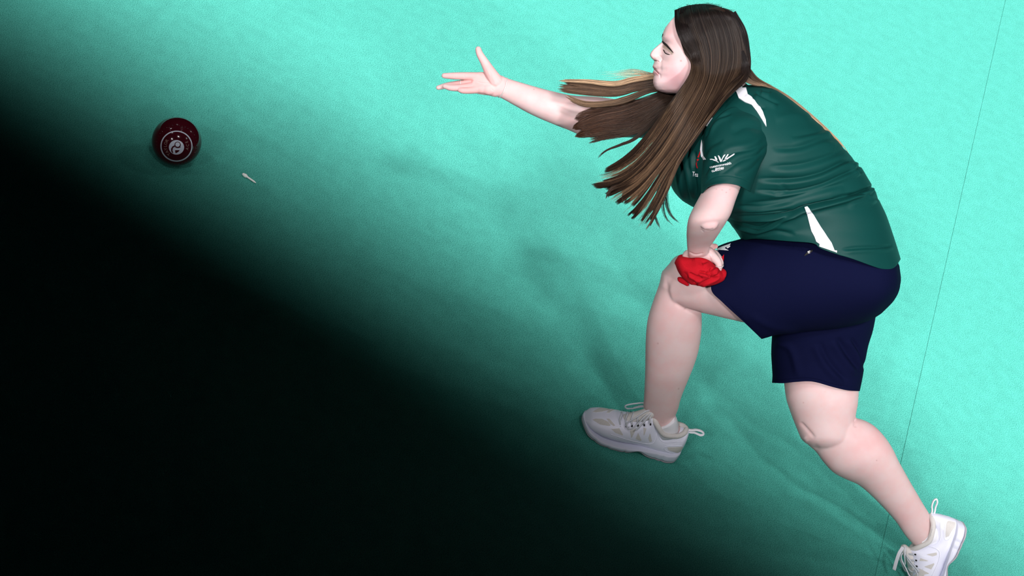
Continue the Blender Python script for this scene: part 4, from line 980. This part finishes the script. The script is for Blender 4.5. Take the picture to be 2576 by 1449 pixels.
PB = lambda polys, nm, mt, l: plate(nm, *join(*[(np.array(Z(*zb, p)), [tuple(range(len(p)))]) for p in polys]), btree, M[mt], bowl, lift=l, step=3)
def circ(cx, cy, r, n=28): return [(cx+r*cos(2*pi*i/n), cy+r*sin(2*pi*i/n)) for i in range(n)]
PB([circ(645, 628, 47), [(600, 635), (565, 655), (545, 690), (550, 730), (565, 752), (580, 755), (568, 715), (575, 675), (605, 660)],
    [(603, 640), (612, 672), (650, 680), (690, 668), (690, 658), (655, 662)], [(606, 712), (672, 710), (672, 722), (640, 745), (618, 755), (612, 752)]], 'emblem_mark', 'bowl', .0008)
PB([circ(645, 625, 34)], 'emblem_dot', 'bowlwhite', .0013)
v, f = [], []
def arc_text(s, r, a0, a1, size, flip=False):
    for i, ch in enumerate(s):
        a = radians(a0+(a1-a0)*i/(len(s)-1)); sg = -1 if flip else 1
        tv2, tf2 = text2d(ch, size, 0, 0, 0, 1.0, 0, .01)
        w_ = tv2[:, 0].max()/2; tv2 = tv2-np.array([w_, 0]); rot = a+pi/2*sg
        X0 = tv2[:, 0]*cos(rot)-tv2[:, 1]*sin(rot); Y0 = tv2[:, 0]*sin(rot)+tv2[:, 1]*cos(rot)
        plate('letter', np.c_[cxb+r*cos(a)+X0, cyb+(r*sin(a)+Y0)*.965], tf2, btree, M['bowltext'], bowl, lift=.0004, step=50)
arc_text('TAYLOR', 24.5, 133, 211, 10.5)
arc_text('ACE', 31.0, 14, -22, 10.0, True)
for k in range(40):                                  # moulded grip dimples
    a = 2*pi*k/40; rr_ = br_*.80; q = bowl_pt(rr_, a, br_*.93*math.sqrt(1-.64)); nrm = q-bc; nrm /= np.linalg.norm(nrm)
    v_, f_ = ball(*(q-nrm*.0010), .0024, world=True)
    mk('grip_dimple', v_, f_, M['bowl'], bowl, origin=q)

# ------------------------------------------------------------------ small white peg on the carpet
p0 = pz(613, 439, .005); p1 = pz(643, 459.5, .0035)
L_ = p1-p0
tv1 = tube([p0-L_*.02, p0+L_*.10, p0+L_*.22, p0+L_*.27], [.0036, .0048, .0046, .0030], 14, world=True)
n_ = 60; P = [p0+L_*(.25+.75*i/n_) for i in range(n_+1)]; rr_ = [(.0024+.0006*sin(i*1.9))*(1-.55*max(0, (i/n_-.8)/.2)) for i in range(n_+1)]
sh_ = tube(P, rr_, 10, world=True, rows=n_+1)
pg = empty('peg', (p0[0], p0[1], 0)); pg['label'] = 'small white screw-like peg lying on the carpet beside the bowl'; pg['category'] = 'peg'
mk('head', *tv1, M['peg'], pg); mk('shaft', *sh_, M['peg'], pg)
